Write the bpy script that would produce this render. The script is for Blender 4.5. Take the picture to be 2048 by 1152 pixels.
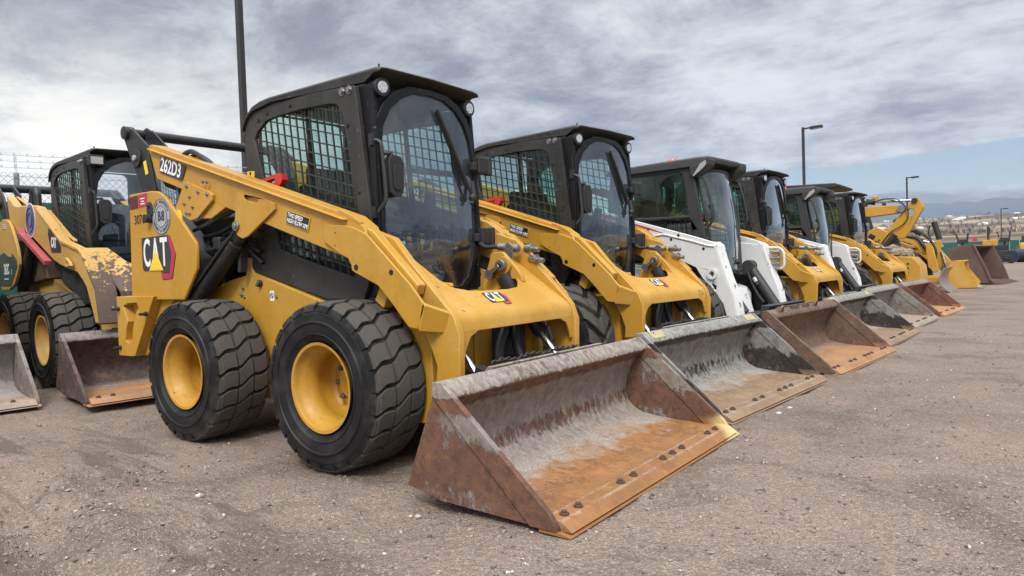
import bpy, bmesh, math, random
import numpy as np
from mathutils import Vector, Matrix, Quaternion, noise as mnoise
from mathutils.geometry import tessellate_polygon

random.seed(7)
for o in list(bpy.data.objects):
    bpy.data.objects.remove(o)
SC = bpy.context.scene
COL = SC.collection
R = math.radians
PI = math.pi

# ------------------------------------------------------------------ camera
CAMP = Vector((4.0425, -2.9623, 0.9747))
YAW, PIT, ROL, FPX = 2.2102, -0.03, -0.0339, 1406.3
fw = Vector((math.cos(PIT) * math.cos(YAW), math.cos(PIT) * math.sin(YAW), math.sin(PIT)))
rt = fw.cross(Vector((0, 0, 1))).normalized()
up = rt.cross(fw)
cr, sr = math.cos(ROL), math.sin(ROL)
rt, up = cr * rt + sr * up, -sr * rt + cr * up
cam = bpy.data.cameras.new('camera')
cam.sensor_width = 36.0
cam.lens = FPX / 2048 * 36
cam.clip_start = 0.05
cam.clip_end = 60000
co = bpy.data.objects.new('camera', cam)
COL.objects.link(co)
co.matrix_world = Matrix((
    (rt.x, up.x, -fw.x, CAMP.x), (rt.y, up.y, -fw.y, CAMP.y),
    (rt.z, up.z, -fw.z, CAMP.z), (0, 0, 0, 1)))
SC.camera = co

# ------------------------------------------------------------------ node helper
class NT:
    def __init__(s, tree):
        s.t = tree
        s.t.nodes.clear()
    def n(s, typ, **kw):
        nd = s.t.nodes.new(typ)
        for k, v in kw.items():
            setattr(nd, k, v)
        return nd
    def put(s, sock, v):
        if isinstance(v, bpy.types.NodeSocket):
            s.t.links.new(v, sock)
        elif v is not None:
            if sock.type == 'RGBA' and len(v) == 3:
                v = (*v, 1)
            sock.default_value = v
    def coord(s, which='Object'):
        return s.n('ShaderNodeTexCoord').outputs[which]
    def mapping(s, vec, scale=(1, 1, 1), loc=(0, 0, 0), rot=(0, 0, 0)):
        m = s.n('ShaderNodeMapping')
        s.put(m.inputs[0], vec)
        m.inputs['Location'].default_value = loc
        m.inputs['Rotation'].default_value = rot
        m.inputs['Scale'].default_value = scale
        return m.outputs[0]
    def noise(s, vec, scale, detail=5, rough=0.55, dist=0.0, out='Fac'):
        m = s.n('ShaderNodeTexNoise')
        s.put(m.inputs['Vector'], vec)
        m.inputs['Scale'].default_value = scale
        m.inputs['Detail'].default_value = detail
        m.inputs['Roughness'].default_value = rough
        m.inputs['Distortion'].default_value = dist
        return m.outputs[out]
    def voro(s, vec, scale, feature='F1', out='Distance'):
        m = s.n('ShaderNodeTexVoronoi', feature=feature)
        s.put(m.inputs['Vector'], vec)
        m.inputs['Scale'].default_value = scale
        return m.outputs[out]
    def ramp(s, fac, a, b, va=0.0, vb=1.0):
        m = s.n('ShaderNodeMapRange', interpolation_type='SMOOTHSTEP')
        s.put(m.inputs[0], fac)
        m.inputs[1].default_value = a
        m.inputs[2].default_value = b
        m.inputs[3].default_value = va
        m.inputs[4].default_value = vb
        return m.outputs[0]
    def mix(s, f, a, b, mode='MIX'):
        m = s.n('ShaderNodeMix', data_type='RGBA', blend_type=mode)
        s.put(m.inputs[0], f)
        s.put(m.inputs[6], a)
        s.put(m.inputs[7], b)
        return m.outputs[2]
    def math(s, op, a, b=0.0, c=0.0, clamp=False):
        m = s.n('ShaderNodeMath', operation=op, use_clamp=clamp)
        s.put(m.inputs[0], a)
        s.put(m.inputs[1], b)
        if op in ('MULTIPLY_ADD',):
            s.put(m.inputs[2], c)
        return m.outputs[0]
    def sep(s, vec):
        m = s.n('ShaderNodeSeparateXYZ')
        s.put(m.inputs[0], vec)
        return m.outputs
    def bump(s, h, strength=0.3, dist=0.01):
        m = s.n('ShaderNodeBump')
        m.inputs['Strength'].default_value = strength
        m.inputs['Distance'].default_value = dist
        s.put(m.inputs['Height'], h)
        return m.outputs[0]

def surf(name):
    m = bpy.data.materials.new(name)
    m.use_nodes = True
    g = NT(m.node_tree)
    out = g.n('ShaderNodeOutputMaterial')
    b = g.n('ShaderNodeBsdfPrincipled')
    g.t.links.new(b.outputs[0], out.inputs[0])
    return m, g, b, out

# ------------------------------------------------------------------ world
EXPOSURE = 0.28
HAZE = 6.5e-5
SUN_EL, SUN_AZ = 48.0, -58.0        # azimuth from +x, counter-clockwise
W = bpy.data.worlds.new('World')
SC.world = W
W.use_nodes = True
g = NT(W.node_tree)
wo = g.n('ShaderNodeOutputWorld')
sky = g.n('ShaderNodeTexSky', sky_type='NISHITA')
sky.sun_disc = False
sky.sun_elevation = R(SUN_EL)
sky.sun_rotation = R(90 - SUN_AZ)
bg1 = g.n('ShaderNodeBackground')
g.put(bg1.inputs[0], sky.outputs[0])
bg1.inputs[1].default_value = 0.08
d = g.coord('Generated')
dx, dy, dz = g.sep(d)
zz = g.math('ADD', g.math('MAXIMUM', dz, -0.02), 0.20)
cmb = g.n('ShaderNodeCombineXYZ')
g.put(cmb.inputs[0], g.math('DIVIDE', dx, zz))
g.put(cmb.inputs[1], g.math('DIVIDE', dy, zz))
cp = cmb.outputs[0]
n_big = g.noise(g.mapping(cp, (0.44, 0.50, 1), (4.9, 2.6, 0)), 1.0, 8, 0.60, 0.2)
n_mid = g.noise(g.mapping(cp, (2.0, 2.2, 1), (2.1, 9.2, 0)), 1.0, 10, 0.68, 0.25)
tone = g.math('ADD', g.math('MULTIPLY', n_big, 0.55), g.math('MULTIPLY', n_mid, 0.45))
t1 = g.ramp(tone, 0.41, 0.61)
ccol = g.mix(t1, (0.205, 0.225, 0.270), (0.70, 0.705, 0.72))
# pale warm glow of thin cloud low on the left, unseen cloud overhead and round the sun brightened to light the yard
lowl = g.math('MULTIPLY', g.math('MULTIPLY', g.ramp(dx, -0.60, -0.97), g.ramp(dz, 0.36, 0.14)), g.ramp(n_mid, 0.35, 0.55, 0.55, 1.0))
ccol = g.mix(g.math('MULTIPLY', lowl, 0.85), ccol, (1.12, 1.06, 0.94))
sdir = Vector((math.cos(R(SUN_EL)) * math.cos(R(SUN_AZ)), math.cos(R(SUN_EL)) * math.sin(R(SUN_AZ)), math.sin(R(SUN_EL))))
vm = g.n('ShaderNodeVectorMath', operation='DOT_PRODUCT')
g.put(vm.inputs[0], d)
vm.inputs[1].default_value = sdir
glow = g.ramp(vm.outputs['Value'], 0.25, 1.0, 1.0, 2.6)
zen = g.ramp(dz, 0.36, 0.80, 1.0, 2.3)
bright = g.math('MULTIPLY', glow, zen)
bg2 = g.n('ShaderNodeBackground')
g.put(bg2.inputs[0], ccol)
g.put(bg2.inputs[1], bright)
# openings of blue between the cloud layers, mostly in a band low over the valley
vm2 = g.n('ShaderNodeVectorMath', operation='DOT_PRODUCT')
g.put(vm2.inputs[0], d)
vm2.inputs[1].default_value = Vector((0.25, 0.97, 0)).normalized()
band = g.math('MULTIPLY', g.ramp(dz, 0.062, 0.085), g.ramp(dz, 0.150, 0.115))
band = g.math('MULTIPLY', band, g.ramp(vm2.outputs['Value'], 0.60, 0.82))
n_gap = g.noise(g.mapping(cp, (0.45, 0.70, 1), (12.3, 7.7, 0)), 1.0, 8, 0.6, 0.3)
gapv = g.math('ADD', n_gap, g.math('MULTIPLY', band, 0.255))
gap = g.math('MULTIPLY', g.ramp(gapv, 0.625, 0.69), 0.95)
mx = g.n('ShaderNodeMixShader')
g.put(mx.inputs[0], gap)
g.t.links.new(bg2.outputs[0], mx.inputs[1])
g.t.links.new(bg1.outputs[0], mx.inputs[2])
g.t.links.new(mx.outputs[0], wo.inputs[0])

sl = bpy.data.lights.new('sun', 'SUN')
sl.energy = 2.2
sl.angle = R(14)
sl.color = (1.0, 0.96, 0.91)
so = bpy.data.objects.new('sun', sl)
COL.objects.link(so)
so.rotation_euler = (-sdir).to_track_quat('-Z', 'Y').to_euler()

SC.view_settings.view_transform = 'Standard'
SC.view_settings.look = 'None'
SC.view_settings.gamma = 1.0
SC.view_settings.exposure = EXPOSURE
SC.cycles.max_bounces = 7
SC.cycles.transparent_max_bounces = 16
SC.cycles.volume_bounces = 0
SC.cycles.use_denoising = True
SC.cycles.caustics_reflective = False
SC.cycles.caustics_refractive = False

# ------------------------------------------------------------------ mesh builder
class B:
    def __init__(s):
        s.v = []
        s.f = []
        s.sm = []
    def add(s, vs, fs, smooth=False):
        o = len(s.v)
        s.v += [tuple(v) for v in vs]
        s.f += [tuple(i + o for i in f) for f in fs]
        s.sm += [smooth] * len(fs)
        return s
    def prism(s, poly, t0, t1, axis='y', holes=(), fn=None):
        """polygon (a,b) extruded from t0 to t1 along axis; holes cut through"""
        if fn is None:
            fn = {'y': lambda a, b, t: (a, t, b), 'x': lambda a, b, t: (t, a, b), 'z': lambda a, b, t: (a, b, t)}[axis]
        loops = [list(poly)] + [list(h) for h in holes]
        flat = [q for l in loops for q in l]
        n = len(flat)
        tris = tessellate_polygon([[Vector((q[0], q[1], 0)) for q in l] for l in loops]) if holes else None
        vs = [fn(q[0], q[1], t0) for q in flat] + [fn(q[0], q[1], t1) for q in flat]
        fs = []
        if holes:
            for t in tris:
                fs += [tuple(t), tuple(i + n for i in reversed(t))]
        else:
            fs += [tuple(range(n)), tuple(range(2 * n - 1, n - 1, -1))]
        o = 0
        for l in loops:
            m = len(l)
            for i in range(m):
                j = (i + 1) % m
                fs.append((o + i, o + j, n + o + j, n + o + i))
            o += m
        return s.add(vs, fs)
    def box(s, lo, hi):
        x0, y0, z0 = lo
        x1, y1, z1 = hi
        return s.prism([(x0, z0), (x1, z0), (x1, z1), (x0, z1)], y0, y1)
    def obox(s, c, size, q):
        """oriented box; q is a 3x3 matrix"""
        vs = [Vector(c) + q @ Vector((sx * size[0] / 2, sy * size[1] / 2, sz * size[2] / 2)) for sx in (-1, 1) for sy in (-1, 1) for sz in (-1, 1)]
        return s.add(vs, [(0, 1, 3, 2), (4, 6, 7, 5), (0, 4, 5, 1), (2, 3, 7, 6), (0, 2, 6, 4), (1, 5, 7, 3)])
    def bar(s, a, b, w, h, upv=(0, 0, 1)):
        a, b = Vector(a), Vector(b)
        x = (b - a)
        L = x.length
        x.normalize()
        u = Vector(upv)
        y = u.cross(x)
        if y.length < 1e-4:
            y = Vector((0, 1, 0)).cross(x)
        y.normalize()
        z = x.cross(y)
        return s.obox((a + b) / 2, (L, w, h), Matrix((x, y, z)).transposed())
    def cyl(s, a, b, r, n=20, r2=None, caps=True):
        a, b = Vector(a), Vector(b)
        r2 = r if r2 is None else r2
        q = (b - a).to_track_quat('Z', 'Y')
        c = [q @ Vector((math.cos(2 * PI * i / n), math.sin(2 * PI * i / n), 0)) for i in range(n)]
        vs = [a + p * r for p in c] + [b + p * r2 for p in c]
        s.add(vs, [(i, (i + 1) % n, n + (i + 1) % n, n + i) for i in range(n)], True)
        if caps:
            s.add([a + p * r for p in c], [tuple(range(n - 1, -1, -1))])
            s.add([b + p * r2 for p in c], [tuple(range(n))])
        return s
    def tube(s, pts, r, n=10, closed=False, rad=0.0):
        """round tube along a polyline; rad rounds the corners"""
        P = [Vector(p) for p in pts]
        if rad > 0 and len(P) > 2:
            Q = [P[0]]
            for i in range(1, len(P) - 1):
                a, b, c = P[i - 1], P[i], P[i + 1]
                k = min(rad, (a - b).length * .49, (c - b).length * .49)
                p0 = b + (a - b).normalized() * k
                p1 = b + (c - b).normalized() * k
                for j in range(6):
                    t = j / 5
                    Q.append(p0 * (1 - t) ** 2 + b * 2 * t * (1 - t) + p1 * t * t)
            Q.append(P[-1])
            P = Q
        m = len(P)
        T = []
        for i in range(m):
            if closed:
                t = P[(i + 1) % m] - P[i - 1]
            else:
                t = P[min(i + 1, m - 1)] - P[max(i - 1, 0)]
            T.append(t.normalized())
        u = T[0].orthogonal().normalized()
        vs = []
        for i in range(m):
            u = (u - T[i] * u.dot(T[i])).normalized()
            w = T[i].cross(u)
            for k in range(n):
                a = 2 * PI * k / n
                vs.append(P[i] + (u * math.cos(a) + w * math.sin(a)) * r)
        fs = []
        for i in range(m if closed else m - 1):
            j = (i + 1) % m
            for k in range(n):
                l = (k + 1) % n
                fs.append((i * n + k, i * n + l, j * n + l, j * n + k))
        s.add(vs, fs, True)
        if not closed:
            s.add(vs[:n], [tuple(range(n - 1, -1, -1))])
            s.add(vs[-n:], [tuple(range(n))])
        return s
    def lathe(s, prof, c=(0, 0, 0), axis='y', n=48, smooth=True):
        """profile of (along axis, radius)"""
        c = Vector(c)
        f = {'y': lambda t, r, a: (r * math.cos(a), t, r * math.sin(a)), 'x': lambda t, r, a: (t, r * math.cos(a), r * math.sin(a)),
             'z': lambda t, r, a: (r * math.cos(a), r * math.sin(a), t)}[axis]
        vs = [c + Vector(f(t, r, 2 * PI * i / n)) for (t, r) in prof for i in range(n)]
        fs = []
        for j in range(len(prof) - 1):
            for i in range(n):
                k = (i + 1) % n
                fs.append((j * n + i, j * n + k, (j + 1) * n + k, (j + 1) * n + i))
        return s.add(vs, fs, smooth)
    def sphere(s, c, r, n=12, sq=(1, 1, 1)):
        vs, fs = [], []
        m = n // 2
        for j in range(m + 1):
            th = PI * j / m
            for i in range(n):
                a = 2 * PI * i / n
                vs.append((c[0] + r * sq[0] * math.sin(th) * math.cos(a), c[1] + r * sq[1] * math.sin(th) * math.sin(a), c[2] + r * sq[2] * math.cos(th)))
        for j in range(m):
            for i in range(n):
                k = (i + 1) % n
                fs.append((j * n + i, j * n + k, (j + 1) * n + k, (j + 1) * n + i))
        return s.add(vs, fs, True)
    def loft(s, sections, closed=True, caps=True):
        n = len(sections[0])
        vs = [v for sec in sections for v in sec]
        fs = []
        for j in range(len(sections) - 1):
            for i in range(n if closed else n - 1):
                k = (i + 1) % n
                fs.append((j * n + i, j * n + k, (j + 1) * n + k, (j + 1) * n + i))
        s.add(vs, fs)
        if caps and closed:
            s.add(sections[0], [tuple(range(n - 1, -1, -1))])
            s.add(sections[-1], [tuple(range(n))])
        return s
    def mesh(s, name, mat, weld=True, ang=35):
        me = bpy.data.meshes.new(name)
        me.from_pydata(s.v, [], s.f)
        bm = bmesh.new()
        bm.from_mesh(me)
        bm.faces.ensure_lookup_table()
        if weld:
            bmesh.ops.remove_doubles(bm, verts=bm.verts, dist=1e-5)
        bmesh.ops.recalc_face_normals(bm, faces=bm.faces)
        for f in bm.faces:
            f.smooth = True
        bm.to_mesh(me)
        bm.free()
        me.set_sharp_from_angle(angle=R(ang))
        if mat:
            me.materials.append(mat)
        return me
    def obj(s, name, mat, parent=None, bevel=0.0, label=None, ang=35, weld=True, seg=2):
        o = bpy.data.objects.new(name, s.mesh(name, mat, weld, ang))
        COL.objects.link(o)
        if parent:
            o.parent = parent
        if label:
            o['label'] = label
        if bevel:
            m = o.modifiers.new('bevel', 'BEVEL')
            m.width = bevel
            m.segments = seg
            m.limit_method = 'ANGLE'
            m.angle_limit = R(40)
            m.harden_normals = True
        return o

def tag(o, label=None, cat=None, group=None, kind=None):
    if label: o['label'] = label
    if cat: o['category'] = cat
    if group: o['group'] = group
    if kind: o['kind'] = kind
    return o
def empty(name, loc=(0, 0, 0), rz=0.0, parent=None):
    o = bpy.data.objects.new(name, None)
    COL.objects.link(o)
    o.location = loc
    o.rotation_euler = (0, 0, rz)
    o.empty_display_size = 0.1
    if parent: o.parent = parent
    return o
def dup(o, parent=None, skip=()):
    c = o.copy()
    COL.objects.link(c)
    if parent: c.parent = parent
    for ch in list(o.children):
        if ch.name.split('.')[0] not in skip:
            dup(ch, c, skip)
    return c
def rrect(x0, z0, x1, z1, r, n=4):
    p = []
    for cx, cz, a0 in ((x1 - r, z1 - r, 0), (x0 + r, z1 - r, 90), (x0 + r, z0 + r, 180), (x1 - r, z0 + r, 270)):
        for i in range(n + 1):
            a = R(a0 + 90 * i / n)
            p.append((cx + r * math.cos(a), cz + r * math.sin(a)))
    return p
def circ(cx, cz, r, n=16, rz=None):
    rz = r if rz is None else rz
    return [(cx + r * math.cos(2 * PI * i / n), cz + rz * math.sin(2 * PI * i / n)) for i in range(n)]
def smoothpoly(p, it=1):
    for _ in range(it):
        q = []
        for i in range(len(p)):
            a, b = p[i], p[(i + 1) % len(p)]
            q += [(a[0] * .75 + b[0] * .25, a[1] * .75 + b[1] * .25), (a[0] * .25 + b[0] * .75, a[1] * .25 + b[1] * .75)]
        p = q
    return p
_txt = {}
def text_into(b, body, size, place, bold=0.02, sx=1.0, align='CENTER', depth=0.0015):
    """adds lettering to builder b; place(u, v, t) gives the 3D point"""
    key = (body, bold, align)
    if key not in _txt:
        cu = bpy.data.curves.new('lettering', 'FONT')
        cu.body = body
        cu.size = 1.0
        cu.offset = bold
        cu.align_x = align
        cu.align_y = 'CENTER'
        cu.extrude = 0.5
        cu.resolution_u = 3
        ob = bpy.data.objects.new('lettering', cu)
        me = bpy.data.meshes.new_from_object(ob)
        _txt[key] = ([tuple(v.co) for v in me.vertices], [tuple(p.vertices) for p in me.polygons])
        bpy.data.objects.remove(ob)
        bpy.data.curves.remove(cu)
        bpy.data.meshes.remove(me)
    vs, fs = _txt[key]
    b.add([place(v[0] * size * sx, v[1] * size, (v[2] + .5) * depth) for v in vs], fs)
    return b
# ------------------------------------------------------------------ materials
def paint(name, col, rough=0.42, dust=0.25, dustcol=(0.42, 0.34, 0.25), chips=0.0, chipcol=(0.09, 0.05, 0.035), spec=0.4, coat=0.0, scale=1.0, metal=0.0, streak=0.0, grime=0.0, wearz=None):
    m, g, b, out = surf(name)
    v = g.coord('Object')
    info = g.n('ShaderNodeObjectInfo')
    off = g.n('ShaderNodeVectorMath', operation='MULTIPLY_ADD')
    g.put(off.inputs[0], info.outputs['Random'])
    off.inputs[1].default_value = (7, 5, 3)
    g.put(off.inputs[2], v)
    v = off.outputs[0]
    n1 = g.noise(v, 2.3 * scale, 5, 0.6)
    n2 = g.noise(v, 26 * scale, 5, 0.65)
    n3 = g.noise(g.mapping(v, (1, 1, 0.12)), 34 * scale, 3, 0.6)
    c = g.mix(g.ramp(n1, 0.3, 0.7), tuple(x * 0.90 for x in col), tuple(min(1, x * 1.06) for x in col))
    dm = g.math('MULTIPLY', g.ramp(g.math('ADD', g.math('MULTIPLY', n1, 0.5), g.math('ADD', g.math('MULTIPLY', n2, 0.32), g.math('MULTIPLY', n3, 0.18 + streak))), 0.42, 0.72), dust)
    c = g.mix(dm, c, dustcol)
    if grime:
        gs = g.noise(g.mapping(v, (1, 1, 0.16)), 7 * scale, 6, 0.7)
        gm = g.ramp(g.math('ADD', g.math('MULTIPLY', gs, 0.6), g.math('MULTIPLY', n2, 0.4)), 0.50, 0.68)
        c = g.mix(g.math('MULTIPLY', gm, grime), c, tuple(x * 0.55 for x in col))
    sc = g.ramp(g.noise(g.mapping(v, (1, 1, 0.35)), 60 * scale, 2, 0.5), 0.70, 0.76)
    sc2 = g.ramp(g.noise(g.mapping(v, (0.25, 1, 1.4), rot=(0, 0.35, 0)), 48 * scale, 2, 0.5), 0.70, 0.74)
    c = g.mix(g.math('MULTIPLY', g.math('MAXIMUM', sc, sc2), 0.16), c, (0.6, 0.56, 0.48))
    rr = g.math('ADD', rough, g.math('MULTIPLY', dm, 0.5))
    if chips:
        ch = g.noise(v, 9 * scale, 8, 0.72)
        if wearz:
            ch = g.math('ADD', ch, g.ramp(g.sep(g.coord('Object'))[2], wearz[0], wearz[1], 0.0, wearz[2]))
        cm = g.ramp(ch, 0.69 - chips * 0.2, 0.71 - chips * 0.2)
        c = g.mix(cm, c, g.mix(n2, chipcol, tuple(x * 1.9 for x in chipcol)))
        rr = g.math('ADD', rr, g.math('MULTIPLY', cm, 0.3))
    g.put(b.inputs['Base Color'], c)
    g.put(b.inputs['Roughness'], rr)
    b.inputs['Specular IOR Level'].default_value = spec
    b.inputs['Metallic'].default_value = metal
    b.inputs['Coat Weight'].default_value = coat
    b.inputs['Coat Roughness'].default_value = 0.25
    h = g.math('ADD', g.math('MULTIPLY', n1, 1.0), g.math('MULTIPLY', n2, 0.12))
    g.put(b.inputs['Normal'], g.bump(h, 0.18, 0.01))
    return m
def plain(name, col, rough=0.5, metal=0.0, var=0.15, scale=12, spec=0.5, bump=0.1):
    m, g, b, out = surf(name)
    v = g.coord('Object')
    n = g.noise(v, scale, 5, 0.6)
    g.put(b.inputs['Base Color'], g.mix(n, tuple(x * (1 - var) for x in col), tuple(min(1, x * (1 + var)) for x in col)))
    g.put(b.inputs['Roughness'], g.ramp(n, 0.2, 0.8, rough - 0.08, rough + 0.1))
    b.inputs['Metallic'].default_value = metal
    b.inputs['Specular IOR Level'].default_value = spec
    g.put(b.inputs['Normal'], g.bump(n, bump, 0.01))
    return m
def glassy(name, tint, refl=1.0, dirt=0.06, dirtcol=(0.55, 0.55, 0.52), ior=1.5):
    m, g, b, out = surf(name)
    g.t.nodes.remove(b)
    tr = g.n('ShaderNodeBsdfTransparent')
    g.put(tr.inputs[0], tint)
    gl = g.n('ShaderNodeBsdfGlossy')
    gl.inputs['Roughness'].default_value = 0.02
    lw = g.n('ShaderNodeLayerWeight')
    lw.inputs[0].default_value = 0.5
    fr = g.math('MULTIPLY_ADD', g.math('POWER', lw.outputs['Facing'], 5.0), 0.95, 0.045)
    mx = g.n('ShaderNodeMixShader')
    g.put(mx.inputs[0], g.math('MULTIPLY', fr, refl, clamp=True))
    g.t.links.new(tr.outputs[0], mx.inputs[1])
    g.t.links.new(gl.outputs[0], mx.inputs[2])
    df = g.n('ShaderNodeBsdfDiffuse')
    g.put(df.inputs[0], dirtcol)
    v = g.coord('Object')
    dn = g.ramp(g.noise(v, 1.9, 4, 0.5, 0.3), 0.30, 0.80)
    m2 = g.n('ShaderNodeMixShader')
    g.put(m2.inputs[0], g.math('MULTIPLY', dn, dirt * 2.2))
    g.t.links.new(mx.outputs[0], m2.inputs[1])
    g.t.links.new(df.outputs[0], m2.inputs[2])
    g.t.links.new(m2.outputs[0], out.inputs[0])
    return m

YEL = (0.475, 0.250, 0.026)
M = {}
M['yellow'] = paint('yellow_paint', YEL, 0.40, 0.40, (0.40, 0.275, 0.12), chips=0.07, coat=0.12, grime=0.38)
M['yellow_front'] = paint('yellow_paint_worn', YEL, 0.44, 0.55, (0.50, 0.35, 0.16), chips=0.24, chipcol=(0.10, 0.055, 0.03), grime=0.4)
M['yellow_old'] = paint('yellow_paint_faded', (0.50, 0.29, 0.07), 0.5, 0.4, (0.42, 0.31, 0.17), chips=0.20)
M['yellow_old_front'] = paint('yellow_paint_scraped', (0.50, 0.30, 0.08), 0.55, 0.4, (0.42, 0.31, 0.17), chips=0.62, chipcol=(0.068, 0.048, 0.038), scale=1.5, wearz=(1.20, 0.80, 0.20))
M['black'] = paint('black_paint', (0.018, 0.018, 0.019), 0.48, 0.16, (0.12, 0.105, 0.09), spec=0.45)
M['cabblack'] = paint('dusty_black_cab_paint', (0.017, 0.0165, 0.016), 0.46, 0.26, (0.11, 0.10, 0.085), streak=0.15, spec=0.45)
M['gloss'] = paint('gloss_black_paint', (0.008, 0.008, 0.009), 0.38, 0.06, (0.1, 0.09, 0.08), spec=0.25)
M['rim'] = paint('dusty_shaded_rim_paint', YEL, 0.45, 0.55, (0.24, 0.15, 0.06), chips=0.16, chipcol=(0.10, 0.05, 0.03), grime=0.5, scale=1.4)  # dark dust tone also paints in the shade of the deep rim
M['white'] = paint('white_paint', (0.68, 0.68, 0.66), 0.42, 0.42, (0.42, 0.38, 0.32), chips=0.12, chipcol=(0.14, 0.10, 0.08))
M['white_worn'] = paint('white_paint_scraped', (0.70, 0.70, 0.67), 0.5, 0.3, (0.40, 0.36, 0.30), chips=0.48, chipcol=(0.10, 0.075, 0.06))
M['grey'] = plain('charcoal_plastic', (0.030, 0.030, 0.030), 0.55, var=0.25, scale=6)
M['rubber'] = plain('rubber_parts', (0.018, 0.018, 0.018), 0.6)
M['chrome'] = plain('chrome_rod', (0.55, 0.55, 0.55), 0.25, 1.0, 0.1)
M['yellow_rust'] = paint('rusted_yellow_bucket_paint', (0.36, 0.21, 0.055), 0.6, 0.7, (0.34, 0.24, 0.13), chips=0.55, chipcol=(0.13, 0.075, 0.045), grime=0.5)
M['steel'] = plain('bare_steel', (0.30, 0.29, 0.28), 0.4, 0.9, 0.3)
M['lamp'] = plain('lamp_lens', (0.50, 0.52, 0.55), 0.12, 0.0, 0.1, 60)
M['lampdim'] = plain('frosted_lamp_lens', (0.34, 0.34, 0.32), 0.25, 0.0, 0.2, 30)
M['red'] = plain('red_paint', (0.45, 0.025, 0.025), 0.42)
M['redfade'] = paint('faded_red_paint', (0.38, 0.06, 0.07), 0.5, 0.3, (0.4, 0.25, 0.2))
M['orange'] = plain('orange_lens', (0.75, 0.14, 0.02), 0.25)
M['ink'] = plain('black_decal', (0.012, 0.012, 0.013), 0.4, var=0.05)
M['inkgrey'] = plain('charcoal_decal', (0.035, 0.035, 0.04), 0.4, var=0.1, scale=40)
M['inkwhite'] = plain('white_decal', (0.76, 0.77, 0.78), 0.4, var=0.04)
M['inkred'] = plain('red_decal', (0.42, 0.03, 0.06), 0.4, var=0.06)
M['inkyel'] = plain('yellow_decal', (0.80, 0.55, 0.05), 0.4, var=0.06)
M['silver'] = plain('silver_decal', (0.42, 0.43, 0.44), 0.35, 0.3, 0.2, 8)
M['green262'] = paint('dark_green_decal', (0.035, 0.06, 0.055), 0.5, 0.3, (0.3, 0.25, 0.15))
M['purple'] = plain('violet_decal', (0.16, 0.15, 0.32), 0.5)
M['seat'] = plain('seat_cloth', (0.03, 0.035, 0.05), 0.8)
M['glass_side'] = glassy('tinted_side_glass', (0.70, 0.86, 0.82), 1.0, 0.05)
M['glass_door'] = glassy('door_glass', (0.70, 0.76, 0.80), 3.8, 0.05, (0.40, 0.48, 0.58))
M['glass_bob'] = glassy('curved_door_glass', (0.66, 0.82, 0.82), 3.4, 0.10, (0.42, 0.5, 0.52))
M['glass_dark'] = glassy('smoked_glass', (0.58, 0.72, 0.66), 1.0, 0.10, (0.30, 0.33, 0.29))
M['green'] = plain('green_screen_fabric', (0.012, 0.085, 0.065), 0.8, var=0.25, scale=4)
M['galv'] = plain('galvanised_wire', (0.33, 0.34, 0.35), 0.45, 0.7)
M['pole'] = plain('dark_bronze_pole', (0.035, 0.033, 0.030), 0.45, 0.2, 0.2, 3)
M['chain'] = plain('dark_chain', (0.06, 0.055, 0.05), 0.5, 0.6)
M['hose'] = plain('hydraulic_hose', (0.016, 0.016, 0.017), 0.5, var=0.3, scale=30)

def tyre_mat(name, tread=(0.070, 0.063, 0.055)):
    m, g, b, out = surf(name)
    v = g.coord('Object')
    x, y, z = g.sep(v)
    rad = g.math('SQRT', g.math('ADD', g.math('MULTIPLY', x, x), g.math('MULTIPLY', z, z)))
    n = g.noise(v, 7, 7, 0.68)
    n2 = g.noise(v, 60, 4, 0.6)
    w = g.math('MULTIPLY', g.ramp(g.math('ADD', rad, g.math('MULTIPLY', g.math('SUBTRACT', n, 0.5), 0.02)), 0.396, 0.410), 1.0)
    side = g.mix(g.ramp(n, 0.42, 0.75), (0.009, 0.009, 0.0095), (0.032, 0.030, 0.028))
    scr = g.ramp(g.noise(g.mapping(v, (1, 1, 1), rot=(0, 0.5, 0)), 16, 2, 0.4, 3.0), 0.495, 0.50)
    scr2 = g.math('MULTIPLY', g.math('SUBTRACT', 1.0, g.math('ABSOLUTE', g.math('SUBTRACT', g.math('MULTIPLY', scr, 2.0), 1.0))), g.ramp(n, 0.5, 0.65))
    side = g.mix(g.math('MULTIPLY', scr2, 0.9), side, (0.20, 0.19, 0.175))
    side = g.mix(g.math('MULTIPLY', g.ramp(rad, 0.335, 0.40), g.ramp(n, 0.45, 0.62, 0.0, 0.6)), side, (0.050, 0.044, 0.038))
    tc = g.mix(n2, tuple(q * 0.75 for q in tread), tuple(q * 1.2 for q in tread))
    g.put(b.inputs['Base Color'], g.mix(w, side, tc))
    g.put(b.inputs['Roughness'], g.ramp(w, 0, 1, 0.55, 0.85))
    b.inputs['Specular IOR Level'].default_value = 0.28
    g.put(b.inputs['Normal'], g.bump(g.math('ADD', g.math('MULTIPLY', n, 0.6), g.math('MULTIPLY', n2, 0.3)), 0.25, 0.006))
    return m
M['tyre'] = tyre_mat('tyre_rubber')

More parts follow.
